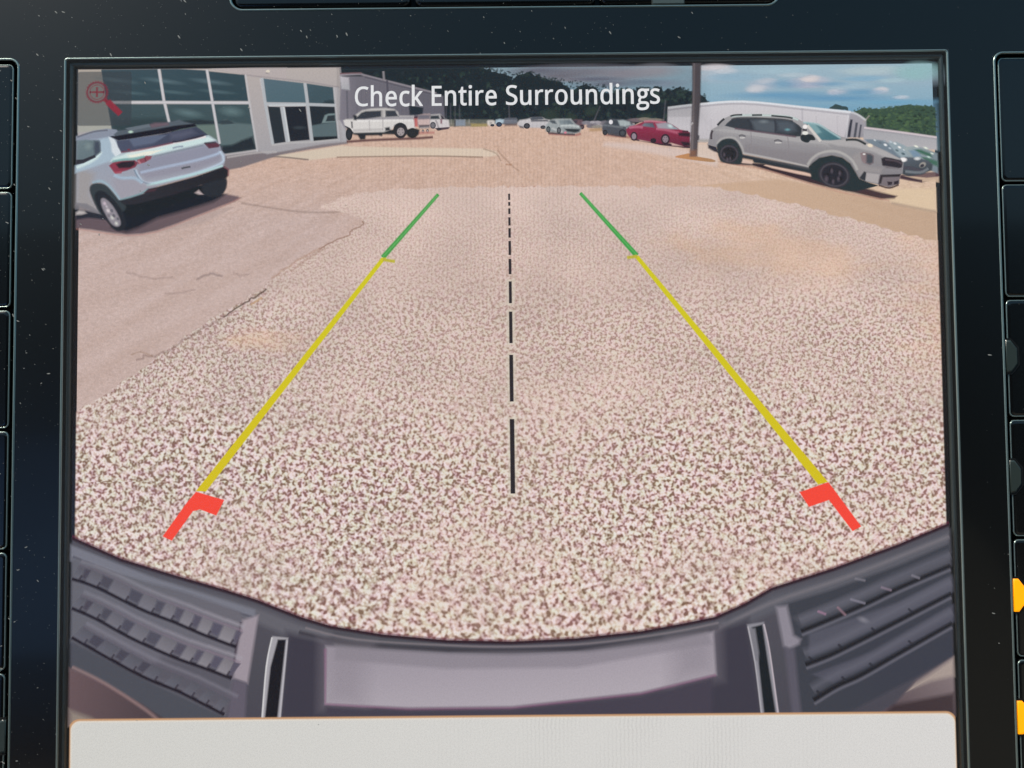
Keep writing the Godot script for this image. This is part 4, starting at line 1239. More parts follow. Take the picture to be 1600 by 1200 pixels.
func right_row() -> void:
	var b := paint()
	base(1300, 175)
	fill(b, [1275.5, 183.4, 1310.3, 180.9, 1353.4, 177.1, 1353.2, 185.5, 1323.8, 192.2, 1303.1, 189.2, 1283.8, 184.8], col("5d444c"), {"f": 5, "a": 0.9})
	fill(b, [1296.4, 182.9, 1330.9, 187.4, 1353.2, 185.5, 1353, 192.5, 1322.5, 190.6], col("d9bda3"), {"f": 5, "a": 0.8})
	line(b, [1290.8, 184.2, 1310.1, 188.6, 1323.9, 191.5], 4, col("3f2c35"), {"f": 3})
	lone("onscreen_shadow", b, "dark shadows on the ground under the cars at the far right", "shadow")
	var t := thing("onscreen_car", "grey car with white glints behind the nose of the silver SUV", "car", 1270, 165, "cars parked in a row at the right edge")
	b = paint()
	fill(b, [1235.4, 124.2, 1249.3, 124.4, 1263.2, 126.3, 1274.2, 131.4, 1293.4, 140, 1311.1, 151.4, 1310.8, 162.7, 1290, 162.5, 1262.7, 145.3, 1246.3, 135.3], col("7f8d98"), {"g": [1220, 120, 1300, 150, col("6d7b88")]})
	for q in [[820,400,20,"c5cdd2"], [940,455,26,"eef0f2"], [990,495,22,"b4bfc8"], [880,430,20,"66737e"], [1040,470,24,"5e6c78"], [930,410,22,"98a5ae"]]:
		blob(b, [1139.3 + q[0] * 0.137, 70.8 + q[1] * 0.1375], q[2] * 0.16, q[2] * 0.1, col(q[3]), {"hard": 0.3, "turn": 25})
	obj("body", b, t)
	t = thing("onscreen_car", "pale car with bright windshield, middle of the row at the right edge", "car", 1300, 165, "cars parked in a row at the right edge")
	b = paint()
	fill(b, [1271.4, 129.9, 1285.4, 128.7, 1297.7, 134.4, 1312.7, 145.8, 1322.1, 154.3, 1321.7, 168.4, 1301.1, 162.6, 1283.5, 145.5], col("97a6ae"))
	for q in [[1000,420,26,"b9c4cb"], [1050,440,24,"dfe4e6"], [1100,485,24,"f2f0ee"], [1150,515,18,"c8d1d6"], [1070,520,24,"5c7078"], [1140,560,26,"4e626b"]]:
		blob(b, [1139.3 + q[0] * 0.137, 70.8 + q[1] * 0.1375], q[2] * 0.17, q[2] * 0.1, col(q[3]), {"hard": 0.3, "turn": 30})
	obj("body", b, t)
	t = thing("onscreen_car", "silver car with green tinted glass at the very right edge", "car", 1335, 165, "cars parked in a row at the right edge")
	b = paint()
	fill(b, [1296.2, 138.6, 1304.6, 136.6, 1317.1, 136.3, 1332.3, 140.4, 1352.2, 149, 1351.2, 179.9, 1334.1, 174.1, 1317.7, 162.7, 1304.2, 151.3], col("a9b5b6"), {"g": [1290, 130, 1340, 165, col("7d8a92")]})
	fill(b, [1304.4, 142.9, 1317, 141.6, 1323.6, 151.5, 1312.4, 154.2], col("7b93a8"), {"f": 4})
	fill(b, [1312.8, 141.6, 1323.9, 141.7, 1337.6, 147.5, 1341.6, 153.8, 1322.3, 147.3], col("3f6a58"), {"f": 4})
	fill(b, [1323.6, 152.9, 1337.4, 155.9, 1349.7, 160.2, 1349.5, 168.6, 1334.4, 162.9], col("456c5c"), {"f": 4})
	for q in [[1290,475,30,"e9eadd"], [1400,495,30,"dfe6d8"], [1470,560,22,"d8e4d8"], [1430,600,26,"b9cfc6"]]:
		blob(b, [1139.3 + q[0] * 0.137, 70.8 + q[1] * 0.1375], q[2] * 0.18, q[2] * 0.08, col(q[3]), {"hard": 0.3, "turn": 22})
	obj("body", b, t)
	t = thing("onscreen_car", "dark grey car nose with a round lamp, nearest at the right edge", "car", 1300, 175, "cars parked in a row at the right edge")
	b = paint()
	fill(b, [1288.1, 155.4, 1298.6, 152.7, 1318, 154.3, 1334.5, 158.7, 1341.3, 165.8, 1339.6, 174.2, 1324.2, 181, 1303.3, 183.6, 1289.5, 179.3], col("68727c"), {"g": [1290, 145, 1290, 170, col("3f454d")]})
	line(b, [1291.2, 169.5, 1307.8, 171, 1328.5, 176.2], 5, col("4b4852"))
	line(b, [1297.9, 175.9, 1321.5, 177.5, 1334.2, 171.3], 4, col("848a90"), {"a": 0.7})
	obj("bumper", b, t)
	b = paint()
	blob(b, [1295, 157.2], 7.6, 4.6, col("f7f3f2"), {"hard": 0.5})  # two white highlights painted on the nose, above the round lamp
	blob(b, [1317.2, 155.7], 7, 3.6, col("d9dadb"), {"hard": 0.3})
	blob(b, [1325.3, 165.6], 7, 5, col("9a9590"), {"hard": 0.6, "turn": -30})
	blob(b, [1324.6, 167], 4.4, 3.2, col("33343c"), {"hard": 0.5, "turn": -30})
	obj("headlight", b, t)

func silver_suv() -> void:
	var t := thing("onscreen_suv", "silver SUV with black wheels and roof rails at the right of the picture", "car", 1140, 190)
	var b := paint()
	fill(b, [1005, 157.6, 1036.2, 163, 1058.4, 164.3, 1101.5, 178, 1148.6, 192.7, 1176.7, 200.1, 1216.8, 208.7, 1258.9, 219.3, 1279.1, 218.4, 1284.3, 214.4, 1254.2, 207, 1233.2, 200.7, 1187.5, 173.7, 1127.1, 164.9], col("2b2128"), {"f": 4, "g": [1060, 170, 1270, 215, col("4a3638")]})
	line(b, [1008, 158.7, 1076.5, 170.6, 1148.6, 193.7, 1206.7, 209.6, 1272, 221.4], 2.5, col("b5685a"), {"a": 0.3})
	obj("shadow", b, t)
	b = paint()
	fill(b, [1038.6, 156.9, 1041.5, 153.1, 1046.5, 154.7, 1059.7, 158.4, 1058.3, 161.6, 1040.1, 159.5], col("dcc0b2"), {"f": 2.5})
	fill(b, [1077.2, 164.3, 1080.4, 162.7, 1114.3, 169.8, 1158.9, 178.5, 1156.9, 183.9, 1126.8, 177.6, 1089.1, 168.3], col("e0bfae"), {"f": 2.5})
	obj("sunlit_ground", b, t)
	b = paint()
	fill(b, [989.9, 129.6, 1003.3, 133.6, 1006.5, 143.6, 998.8, 141.2, 990.3, 136], col("2b2d35"))
	fill(b, [1041.6, 145.5, 1089.4, 155.5, 1147.2, 166.3, 1158.5, 172.1, 1157.6, 180.8, 1139.5, 174.8, 1077.9, 162.2, 1061.5, 160, 1059.1, 155.6, 1040.2, 151.8], col("283036"))
	obj("lower_trim", b, t)
	b = paint()
	# body: roof, sides, hood, front
	fill(b, PackedVector2Array(v2([990.4, 129.6, 992.8, 120.7, 994.3, 111.7, 997.5, 106.4, 1004.8, 102.6, 1010, 95.9, 1014.9, 90.1, 1026.6, 84.9, 1053, 83.3, 1090.9, 84.2, 1116.2, 86.3, 1131.3, 91, 1140, 97.1]) + v2([1147.1, 97, 1163.7, 100, 1180.2, 109.3, 1198, 120.1, 1210.4, 123.4, 1227.1, 123.6, 1240.8, 130.3, 1249.1, 134.2, 1266.9, 143.7, 1290.2, 155.7, 1294.8, 162.5, 1293, 178.6, 1288, 182.1, 1287, 194.7, 1272.3, 199.5, 1255.8, 195.5, 1235.1, 190.3, 1225.5, 185.4, 1220.2, 175.8, 1212.2, 161.7, 1200, 152.4, 1183.4, 148.8, 1165.3, 152.1, 1152.5, 162.5, 1145.5, 165.5]) + v2([1150.4, 167.2, 1127.2, 161.4, 1089.4, 153.6, 1044.8, 144.2, 1039.4, 131.4, 1026.9, 122.3, 1013, 124.7, 1004.2, 133.6])), col("a6a3a5"), {"f": 3, "g": [1100, 85, 1090, 190, col("7f7b80")]})
	fill(b, [997.5, 107.9, 1018.4, 104.3, 1057.5, 110.4, 1090.3, 115.2, 1131.9, 121.4, 1178.5, 126.3, 1178.4, 132.7, 1127.9, 127.1, 1064.9, 117.5, 1014.5, 111.9], col("b0adae"), {"f": 12, "a": 0.7})
	fill(b, [1044.2, 141.7, 1089.5, 152.3, 1147.3, 165, 1152.5, 159.3, 1165.4, 146.7, 1140.1, 147.7, 1089.7, 142.1, 1052, 134.1], col("878184"), {"f": 16, "a": 0.55})
	fill(b, [1165.9, 126.8, 1207.6, 125.8, 1227, 128.1, 1249, 138.2, 1268.2, 145.4, 1287.4, 155.4, 1276.3, 155.3, 1248.9, 142.4, 1221.3, 135.1, 1193.5, 132], col("b6b3b3"), {"f": 8, "a": 0.8})
	fill(b, [1215.3, 150.5, 1227.9, 145, 1231.6, 163.3, 1242.6, 167.6, 1262, 170.6, 1259, 179, 1236.9, 176, 1225.6, 182.9, 1220.4, 170.2], col("9e9898"), {"f": 6, "a": 0.8})
	line(b, [1057.5, 110.4, 1058.4, 126.4, 1054.3, 145.6], 1.2, col("8e888c"), {"a": 0.6})
	line(b, [1114.3, 116.7, 1116.4, 134.7, 1112.1, 157.7], 1.2, col("8e888c"), {"a": 0.6})
	line(b, [1044.2, 144, 1089.5, 153.3, 1147.2, 166.7], 2.5, col("d0cbc8"), {"a": 0.6})
	line(b, [1026.6, 85.4, 1053, 84.1, 1090.9, 85, 1116.2, 87, 1132.5, 92.6], 3, col("c9d8d6"), {"a": 0.9})
	line(b, [1004.7, 129.8, 1009.2, 123.4, 1018.1, 119.7, 1029.5, 119.8, 1037, 125, 1043.1, 135.3, 1044.8, 143.6], 3.5, col("b8b5b2"), {"a": 0.7})
	line(b, [1145.5, 163.9, 1152.7, 154.1, 1165.4, 145.8, 1183.5, 142.4, 1200.1, 146.1, 1215.1, 157.5, 1223.1, 173], 4, col("bebbb7"), {"a": 0.7})
	obj("body", b, t)
	b = paint()
	fill(b, [1017, 100.7, 1021.1, 96, 1027.5, 90.9, 1036.4, 88.8, 1065.5, 89.1, 1103.4, 91.3, 1123.6, 94.5, 1133, 100.9, 1137.9, 106.1, 1136, 118.5, 1128.1, 118.9, 1090.3, 113.2, 1057.5, 108.5, 1032.3, 104.7], col("363c44"), {"f": 2, "g": [1030, 90, 1170, 110, col("2d333b")]})
	fill(b, [1057.9, 93.1, 1068, 91.3, 1095.8, 93.5, 1096.7, 112.7, 1085.3, 112, 1065.1, 108.6], col("5a626b"), {"f": 6, "a": 0.8})
	fill(b, [1098.3, 93.5, 1116, 93.7, 1126.1, 98.3, 1128.3, 109.2, 1115.6, 112.9, 1100.5, 108.9], col("59636c"), {"f": 8, "a": 0.7})
	blob(b, [1115.1, 107.8], 6, 3, col("6fa0a8"), {"hard": 0.2, "a": 0.9})
	blob(b, [1078.1, 94.6], 10, 4, col("7d868c"), {"hard": 0.2, "a": 0.7})
	line(b, [1052.9, 90.5, 1057.8, 98.3, 1058.8, 108.5], 2, col("2c3138"), {"a": 0.7})
	line(b, [1095.2, 91.6, 1096.9, 101.2, 1096, 112.7], 2.2, col("2c3138"), {"a": 0.8})
	line(b, [1032.3, 105.2, 1057.5, 109, 1090.3, 113.7, 1128.1, 119.2], 2, col("5b3e4c"), {"a": 0.8})
	line(b, [1027.5, 90.9, 1036.4, 88.6, 1065.5, 88.8, 1103.5, 91, 1123.6, 94.3], 1.4, col("22282f"), {"a": 0.9})
	obj("side_windows", b, t)
	b = paint()
	fill(b, [1144.3, 97.7, 1149.9, 97.8, 1163.7, 101, 1181.5, 112.2, 1199.3, 123.9, 1179.8, 125.5, 1166.6, 124.7, 1156.4, 114.7, 1147, 102], col("6b939a"), {"f": 2.4, "g": [1140, 95, 1180, 120, col("48707a")]})
	line(b, [1140.1, 97, 1149.9, 97.5, 1165.1, 100.7, 1181.5, 111.5, 1197.9, 122.2], 2.5, col("9fc4c8"), {"a": 0.8})
	fill(b, [1148.4, 99.1, 1158.1, 100.7, 1166.2, 112, 1160.6, 113.4], col("8fb4b8"), {"f": 6, "a": 0.6})
	obj("windshield", b, t)
	b = paint()
	line(b, [1146.3, 101.2, 1155.1, 111.9, 1166.6, 126.8], 4.5, col("d7d1cb"), {"f": 2})
	obj("windshield_pillar", b, t)
	b = paint()
	for q in [[1026.1, 85.6, 1032.7, 83.9, 1044.8, 83.5], [1059.9, 84.2, 1075.8, 84.1], [1090.3, 85.5, 1103.6, 86.7, 1116.2, 88.1, 1123.7, 89.9]]:
		line(b, q, 2.6, col("23282c"), {"f": 1.6})
	obj("roof_rail", b, t)
	b = paint()
	line(b, [1005.4, 99.8, 1011, 94, 1016.4, 89.5], 3.2, col("26292e"), {"f": 1.8})
	obj("rear_spoiler", b, t)
	b = paint()
	line(b, [997.6, 107.9, 995.5, 114.3, 995.3, 122], 3, col("3c3238"), {"f": 2})
	obj("taillight", b, t)
	for q in [[1038.6, 117.5, 1043.5, 115.8, 1049.1, 118.2], [1093.8, 125.8, 1099.6, 124, 1106.2, 126.9]]:
		b = paint()
		line(b, q, 2.2, col("5d5a60"), {"f": 2})
		line(b, [q[0] + 1.5, q[1] + 2.5, q[2], q[3] + 4.5, q[4] - 1, q[5] + 1.5], 1.6, col("e3dfdb"), {"f": 1.6, "a": 0.8})
		obj("door_handle", b, t)
	b = paint()
	fill(b, [1136.9, 117.4, 1146.6, 116, 1153.6, 117.5, 1157.6, 123.9, 1150.6, 124.5, 1146.4, 128, 1139.5, 126.5, 1136.1, 123], col("262b30"), {"s": true})
	blob(b, [1142.8, 113.5], 5.8, 3.6, col("eceae4"), {"hard": 0.6})
	blob(b, [1142.8, 103.6], 4.6, 4.4, col("f6f0ee"), {"hard": 0.6})
	line(b, [1138.5, 108.2, 1145.4, 109], 3, col("2a2a30"), {"f": 2})
	obj("door_mirror", b, t)
	b = paint()
	line(b, [1205.9, 125.1, 1216, 124.6, 1225.7, 126, 1237.3, 132.4], 3.4, col("222b2c"), {"f": 2})
	blob(b, [1243.8, 134.2], 6, 3.6, col("f0e2cb"), {"hard": 0.5, "turn": 15})  # warm highlight painted on the hood beside the vent
	obj("hood_vent_highlight", b, t)
	b = paint()
	fill(b, [1228.2, 146.4, 1233.5, 144.8, 1244.6, 147.3, 1249.3, 150.8, 1248.3, 162, 1243, 165.1, 1233.1, 161.9, 1230.1, 157.7], col("8d7a7c"), {"f": 2.4})
	fill(b, [1237.6, 147.2, 1244.5, 148, 1248.6, 151.5, 1247.8, 161.3, 1242.7, 164.1, 1237.2, 161.9], col("4a5057"), {"f": 4})
	blob(b, [1234.1, 147.9], 3, 2, col("e2dedb"), {"hard": 0.4})
	obj("headlight", b, t)
	b = paint()
	fill(b, [1260.7, 155.1, 1266.6, 152.7, 1277.7, 154.6, 1291.5, 158.5, 1294.1, 162.5, 1292.6, 169.5, 1287, 171.5, 1268.9, 170, 1262.1, 165.7], col("2c2a30"), {"f": 2.4})
	line(b, [1266.5, 156.6, 1284.5, 159.6, 1292.7, 163.9], 2, col("5c5058"), {"a": 0.8})
	line(b, [1264.8, 167.8, 1282.8, 170.8, 1292.5, 173], 2.4, col("8a8488"), {"a": 0.8})
	obj("grille", b, t)
	b = paint()
	fill(b, [1233.4, 175.2, 1237.5, 177.1, 1235.4, 190.7, 1225.5, 186], col("30323a"), {"f": 2.4})
	fill(b, [1237.1, 177.4, 1257.3, 180.1, 1254.7, 194.7, 1234.8, 190.3], col("aea8a8"), {"f": 2.4})
	fill(b, [1257.5, 182.5, 1288.8, 180.7, 1287.7, 195, 1271.6, 200.4, 1254.4, 195.8], col("7b7176"), {"f": 2.6})
	fill(b, [1258.9, 180.7, 1290.9, 180, 1288, 184.2, 1262.3, 184.6, 1259.3, 194.4, 1255.5, 195.8], col("2e272e"), {"f": 2.6})
	fill(b, [1269.1, 191.7, 1277, 192.1, 1276.3, 196.7, 1270.3, 197.3], col("302a30"), {"f": 2})
	fill(b, [1279.5, 191.8, 1287.1, 189.8, 1286.6, 195.8, 1279.3, 196.7], col("302a30"), {"f": 2})
	line(b, [1255.7, 197.2, 1271.6, 201.8, 1286.9, 196.8], 2.5, col("3a2a2e"), {"f": 2})
	obj("front_bumper", b, t)
	# wheels in their black arches
	b = paint()
	fill(b, [1003.7, 133.6, 1007.9, 126.6, 1014.3, 122.4, 1024.4, 121, 1033.2, 124.3, 1039.4, 132.7, 1043.6, 143.6, 1044, 151.9, 1038.8, 162, 1013.6, 159.2, 1006.8, 151.5], col("283236"), {"s": true, "f": 2.4})
	fill(b, [1146.9, 166.7, 1152.5, 161.1, 1163.8, 152.8, 1183.4, 149, 1200, 152.9, 1212.2, 162.4, 1220.2, 176.5, 1225.5, 186.4, 1236.5, 191.4, 1255.7, 197.9, 1219.4, 206.7, 1202.8, 205.1, 1150.6, 186.4, 1149.4, 175.1], col("263034"), {"f": 2.4})  # front arch; its lower end also paints the shadow under the wheel
	obj("wheel_arch", b, t)
	car_wheel(t, [1022.9, 145.3], 16.2, 15.4, col("35333a"), col("24222a"), 20, 0.78)
	car_wheel(t, [1186.5, 180.4], 26.5, 21.4, col("36343b"), col("26242b"), 14, 0.8)
	b = paint()
	for q in [[[1015.1, 146.5], 5], [[1020, 154.2], 5], [[1024.4, 153], 4], [[1174.1, 186.6], 8], [[1184.4, 190.9], 6], [[1192.9, 186.8], 6], [[1182.8, 174], 6], [[1195.2, 177.7], 6]]:
		blob(b, q[0], q[1] * 0.55, q[1], col("5a525c"), {"hard": 0.2, "a": 0.8})
	ring(b, [1186.5, 180.4], 21.4, 17.4, 1.4, col("56535b"), {"a": 0.6, "turn": 14})
	ring(b, [1022.9, 145.3], 12.8, 12.2, 1.2, col("504d56"), {"a": 0.6, "turn": 20})
	obj("wheel_spokes", b, t)

func white_suv() -> void:
	var t := thing("onscreen_suv", "white SUV seen from behind, cut off by the picture's left edge", "car", 120, 250)
	var b := paint()
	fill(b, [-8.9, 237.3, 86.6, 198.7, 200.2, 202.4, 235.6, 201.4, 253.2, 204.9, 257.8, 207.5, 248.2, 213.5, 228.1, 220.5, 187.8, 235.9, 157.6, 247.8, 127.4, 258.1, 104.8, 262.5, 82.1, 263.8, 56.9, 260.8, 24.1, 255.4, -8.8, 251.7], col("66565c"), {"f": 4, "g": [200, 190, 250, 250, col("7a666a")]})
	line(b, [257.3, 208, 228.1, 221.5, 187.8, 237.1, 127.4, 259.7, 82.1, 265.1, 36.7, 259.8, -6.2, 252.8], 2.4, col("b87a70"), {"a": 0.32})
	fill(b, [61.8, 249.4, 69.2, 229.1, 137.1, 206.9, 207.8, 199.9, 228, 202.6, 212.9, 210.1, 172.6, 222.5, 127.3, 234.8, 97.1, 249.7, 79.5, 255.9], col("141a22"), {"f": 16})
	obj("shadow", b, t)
	b = paint()
	fill(b, [-0.8, 223, 16.8, 223.9, 42.4, 230.6, 48.9, 240.4, 36.1, 238.6, 20.1, 236.9, -0.6, 239.9], col("262a34"), {"f": 4})
	fill(b, [-0.8, 229.4, 5.6, 225.1, 13.6, 226.3, 16.8, 229.6, 8.8, 231.6, 0.9, 231.8], col("bdb6b5"), {"f": 4})
	fill(b, [64.6, 211.5, 107.6, 200.6, 198.7, 185.4, 235.5, 176, 235.5, 190.6, 229.2, 200.2, 216.4, 205.2, 198.8, 201.5, 171.7, 210.9, 139.8, 221.9, 98.3, 234.4, 79.2, 234.2], col("131920"), {"f": 4})
	fill(b, [186.8, 199, 192.4, 195, 199.6, 201.5, 191.6, 201.1], col("c3b2b2"), {"f": 4})
	obj("underbody", b, t)
	# rear wheel on the far side
	b = paint()
	fill(b, [198.7, 183.7, 219.5, 175.9, 235.1, 177.6, 235.8, 188.9, 230.8, 200.2, 218, 205.7, 203.6, 203.5, 198, 195], col("222831"), {"s": true, "f": 3})
	obj("wheel", b, t)
	# body
	b = paint()
	fill(b, [-14.9, 112, 4.3, 109, 26.7, 101.9, 47.5, 97.7, 58.7, 98.1, 66.8, 101.5, 84.5, 111.4, 203.1, 107.7, 209.5, 109, 219.2, 115.9, 224, 122.5, 226.9, 131.4, 234, 139.6, 233.1, 148.5, 230.6, 158.5, 187.4, 172.6, 128.3, 188.2, 106, 199.3, 85.3, 206, 68.6, 210.2, 62.9, 203.4, 56.4, 195.3, 48.3, 186.3, 37.1, 182.2, 25.9, 182.9, 22, 190.1, 24.5, 203, 32.7, 220.9, 40, 230.9, 28, 225.7, 16.7, 222.3, -0.9, 215.7, -13.7, 214], col("96a0b2"), {"f": 3, "g": [150, 95, 175, 215, col("a9a6ae")]})
	fill(b, [-14.3, 160.6, 14.5, 160.9, 29, 167.5, 24.3, 183.7, 22.1, 199.8, 36, 227.3, 15.1, 221.5, -13.7, 214], col("a09a99"), {"f": 12, "a": 0.85})
	fill(b, [-13.7, 212.3, -0.9, 214.1, 16.7, 215.9, 32.7, 225.7, 39.2, 230.9, 15.1, 223.1, -13.7, 220.4], col("77757c"), {"f": 6, "a": 0.8})
	fill(b, [-14.9, 111.2, 4.3, 107.7, 26.7, 100.3, 47.5, 97.2, 61.9, 99, 65.2, 102.3, 55.6, 107.5, 36.4, 109.6, -14.9, 114.5], col("8c93a3"), {"f": 5})
	line(b, [1.1, 108.9, 26.7, 100.7, 49.1, 98.4], 2, col("50505c"), {"a": 0.7})
	fill(b, [38, 114.2, 52.4, 111.1, 60.5, 119.3, 65.5, 133.9, 65.5, 140.4, 49.6, 146.7, 27.2, 154.6, -1.5, 164, -1.6, 156.7, 27.1, 143.2, 39.8, 133.6], col("a9bccb"), {"f": 8})
	fill(b, [52.4, 111.1, 58.1, 113.1, 63.8, 124.2, 70.3, 133.9, 62.3, 138.7, 57.4, 132.2, 55.7, 119.2], col("dbe2e8"), {"f": 6, "a": 0.95})
	line(b, [-1.6, 158.3, 19.2, 149.6, 31.9, 141.7, 39, 132], 4.5, col("d3e6e6"), {"f": 4})
	fill(b, [53.6, 148.4, 59.1, 141.9, 84.7, 132.5, 148.7, 120.1, 207.1, 109.3, 218.4, 115.6, 201.6, 120.6, 155.2, 131.9, 120, 140.1, 91.2, 142.2], col("cfe4e4"), {"f": 5})
	line(b, [84.7, 133.3, 123.1, 126.4, 155.1, 119.4, 203.1, 110.1], 3, col("efdfe0"), {"f": 3, "a": 0.9})
	fill(b, [81.5, 138.9, 116.7, 133.6, 139.1, 128.9, 107.2, 137.5, 84.8, 143.8], col("f4f0e0"), {"f": 8, "a": 0.8})
	fill(b, [97.7, 152, 120, 140.9, 155.2, 133.2, 201.6, 123.9, 225.7, 129, 224.1, 143.5, 187.3, 149.7, 139.3, 158.9, 97.8, 168.2], col("8d8d9f"), {"f": 10, "a": 0.75})
	line(b, [120, 140.9, 155.2, 133.2, 200, 123.5], 2.4, col("7c8792"), {"a": 0.7})
	line(b, [101, 166.6, 139.3, 158.1, 187.3, 148, 219.3, 138.6, 225.7, 133.8], 3.5, col("b3c3dc"), {"f": 4, "a": 0.9})
	fill(b, [99.4, 168.2, 139.3, 159.7, 187.3, 150.5, 225.7, 140.3, 224.1, 150, 187.4, 162.6, 139.4, 171.8, 110.7, 176.4], col("908d9c"), {"f": 8, "a": 0.7})
	line(b, [92.9, 161.7, 97.8, 171.4, 105.9, 181.2, 120.3, 183, 155.5, 175.2, 187.4, 167.5, 225.8, 153.3, 230.5, 143.6, 225.7, 133.8], 3.2, col("bfd0e2"), {"f": 3.5, "a": 0.9})
	line(b, [91.3, 161.7, 95.4, 170.6, 103, 179.9, 117.1, 185.4], 2, col("6d7f92"), {"f": 2.5, "a": 0.8})
	line(b, [110.7, 186.9, 139.5, 179.9, 187.4, 169.1, 229.8, 156.6], 3.4, col("b8dbdd"), {"f": 3, "a": 0.9})
	fill(b, [56.2, 174.3, 91.5, 176.2, 110.7, 184.5, 126.7, 187.1, 106, 197.4, 69.3, 208.3, 62.8, 193.7], col("a19da8"), {"f": 10, "a": 0.8})
	line(b, [59.4, 169.5, 72.2, 174.4, 91.4, 174.6, 104.3, 182.8], 4, col("a9c2d6"), {"f": 4, "a": 0.8})
	line(b, [25.9, 182.1, 38.7, 179, 49.9, 185.5, 62.9, 200.2, 68.5, 209.1], 4, col("9db6c4"), {"f": 4, "a": 0.9})
	line(b, [69.4, 209.3, 94.9, 202.1, 106, 197.4, 114, 191.8], 3, col("6b9aa0"), {"f": 3, "a": 0.7})
	obj("body", b, t)
	b = paint()
	fill(b, [-14.8, 116.9, -2, 114.6, 14, 113.1, 34.8, 114.5, 38.1, 119, 38.2, 133.6, 30.3, 140, 11.2, 149.2, -1.6, 151.9, -14.4, 154.2], col("76868b"), {"f": 3, "g": [20, 95, 35, 120, col("65757c")]})
	fill(b, [28.4, 115.7, 36.4, 115.5, 37.9, 132.8, 29.5, 139.2, 27.7, 127], col("434c5a"), {"f": 5})
	fill(b, [-1.7, 146.2, 11.1, 145.5, 28.7, 138.4, 29.5, 140.8, 11.2, 149.6, -1.6, 152.4], col("2e2b35"), {"f": 4})
	blob(b, [18.9, 123.7], 8, 8, col("8a999a"), {"hard": 0.2, "a": 0.5})
	obj("side_window", b, t)
	b = paint()
	fill(b, [58.8, 105.4, 65.2, 99.8, 84.4, 96.8, 114.8, 90.9, 138.8, 87.9, 161.3, 82.6, 170.1, 86.6, 187, 90, 155, 99.1, 84.5, 107.3, 62.1, 111.2], col("55606a"), {"f": 3})
	fill(b, [114.8, 90.2, 122.8, 87.4, 143.7, 87.3, 145.3, 91.2, 118, 95.5], col("6f5a65"), {"f": 4, "a": 0.9})
	fill(b, [78, 95.9, 113.2, 90.2, 114.8, 93, 84.4, 99.2], col("6d7680"), {"f": 4, "a": 0.8})
	blob(b, [85.2, 101.6], 5.4, 3, col("bcd6c6"), {"hard": 0.3})
	obj("roof", b, t)
	b = paint()
	fill(b, [62.9, 115.2, 84.5, 113.3, 122.9, 107.7, 155, 100.7, 187.8, 94.2, 198.3, 101.1, 206, 107.4, 187.1, 113.2, 155.1, 118.9, 123.1, 125.5, 84.7, 132.1, 70.3, 133.6, 65.4, 125], col("3d4256"), {"f": 2.4, "g": [190, 70, 90, 100, col("4a5166")]})
	fill(b, [84.5, 113, 123, 108.8, 139, 107.9, 119.8, 118.2, 91, 122.8], col("636c84"), {"f": 8, "a": 0.85})
	fill(b, [147, 104.7, 180.6, 98.5, 187.1, 104.3, 164.7, 112.2, 148.6, 114], col("5d6074"), {"f": 8, "a": 0.7})
	line(b, [70.3, 133.6, 97.5, 130.6, 139.1, 122, 151.9, 118.9], 2.4, col("6e3446"), {"a": 0.8})
	line(b, [150.3, 117.7, 163.1, 117, 199.9, 108], 2.2, col("2b2333"), {"a": 0.9})
	blob(b, [82.3, 129.5], 3.4, 1.8, col("7f2f42"), {"hard": 0.3})
	obj("rear_window", b, t)
	b = paint()
	fill(b, [52.7, 108.1, 63.6, 107.6, 84.4, 104.1, 122.9, 98, 154.9, 92.3, 185.4, 89.3, 188.9, 93.7, 163, 98.3, 139, 104.6, 106.9, 109.2, 78.1, 113.8, 65.3, 115.2, 55.6, 110.3], col("11151d"), {"f": 2.6})
	obj("spoiler", b, t)
	b = paint()
	fill(b, [51.6, 154.8, 59.2, 148.4, 72, 146.9, 91.2, 146.3, 97.6, 150.4, 93.2, 157.6, 78.5, 163.2, 62.6, 166.6, 58.5, 163.8], col("8d3a4d"), {"f": 2.4, "g": [80, 130, 110, 140, col("74303f")]})
	fill(b, [62.4, 152.5, 72, 148.9, 91.2, 147.4, 92.1, 153.6, 84.9, 158.4, 67.3, 159], col("2a1f2a"), {"f": 3})
	fill(b, [95.2, 145.9, 110.4, 139.5, 119.2, 139.9, 117.1, 144.9, 107.3, 150.5, 97.7, 152.8], col("8d4a58"), {"f": 2.4})
	line(b, [97.6, 147.2, 100.9, 152.1], 2, col("c98a92"), {"a": 0.8})
	line(b, [107.2, 142.4, 109.6, 148.9], 1.6, col("5c2f3c"), {"a": 0.8})
	line(b, [56.8, 148.1, 72, 145.6, 91.2, 144.2, 107.2, 140.8], 3.4, col("6fae a8".replace(" ", "")), {"f": 3, "a": 0.8})
	fill(b, [59.3, 164.6, 72.1, 163.9, 70.6, 166.7, 61.8, 167.1], col("a84858"), {"f": 3, "a": 0.8})
	obj("taillight", b, t)
	b = paint()
	fill(b, [200.3, 120.9, 208, 119.9, 220, 119.5, 225.6, 123.8, 223.2, 127.3, 208, 129.1], col("5d3440"), {"f": 2.4})
	line(b, [200.8, 120.6, 219.2, 119.2], 2, col("31343c"), {"a": 0.9})
	obj("taillight", b, t)
	b = paint()
	line(b, [151.1, 128.2, 159.9, 125.9, 168, 125.5], 2.4, col("8a93a8"), {"a": 0.9})
	obj("emblem", b, t)
	b = paint()
	line(b, [165.3, 160.5, 171.4, 158.9, 179.4, 157.7], 2.4, col("3c4046"), {"a": 0.95})
	obj("badge", b, t)
	b = paint()
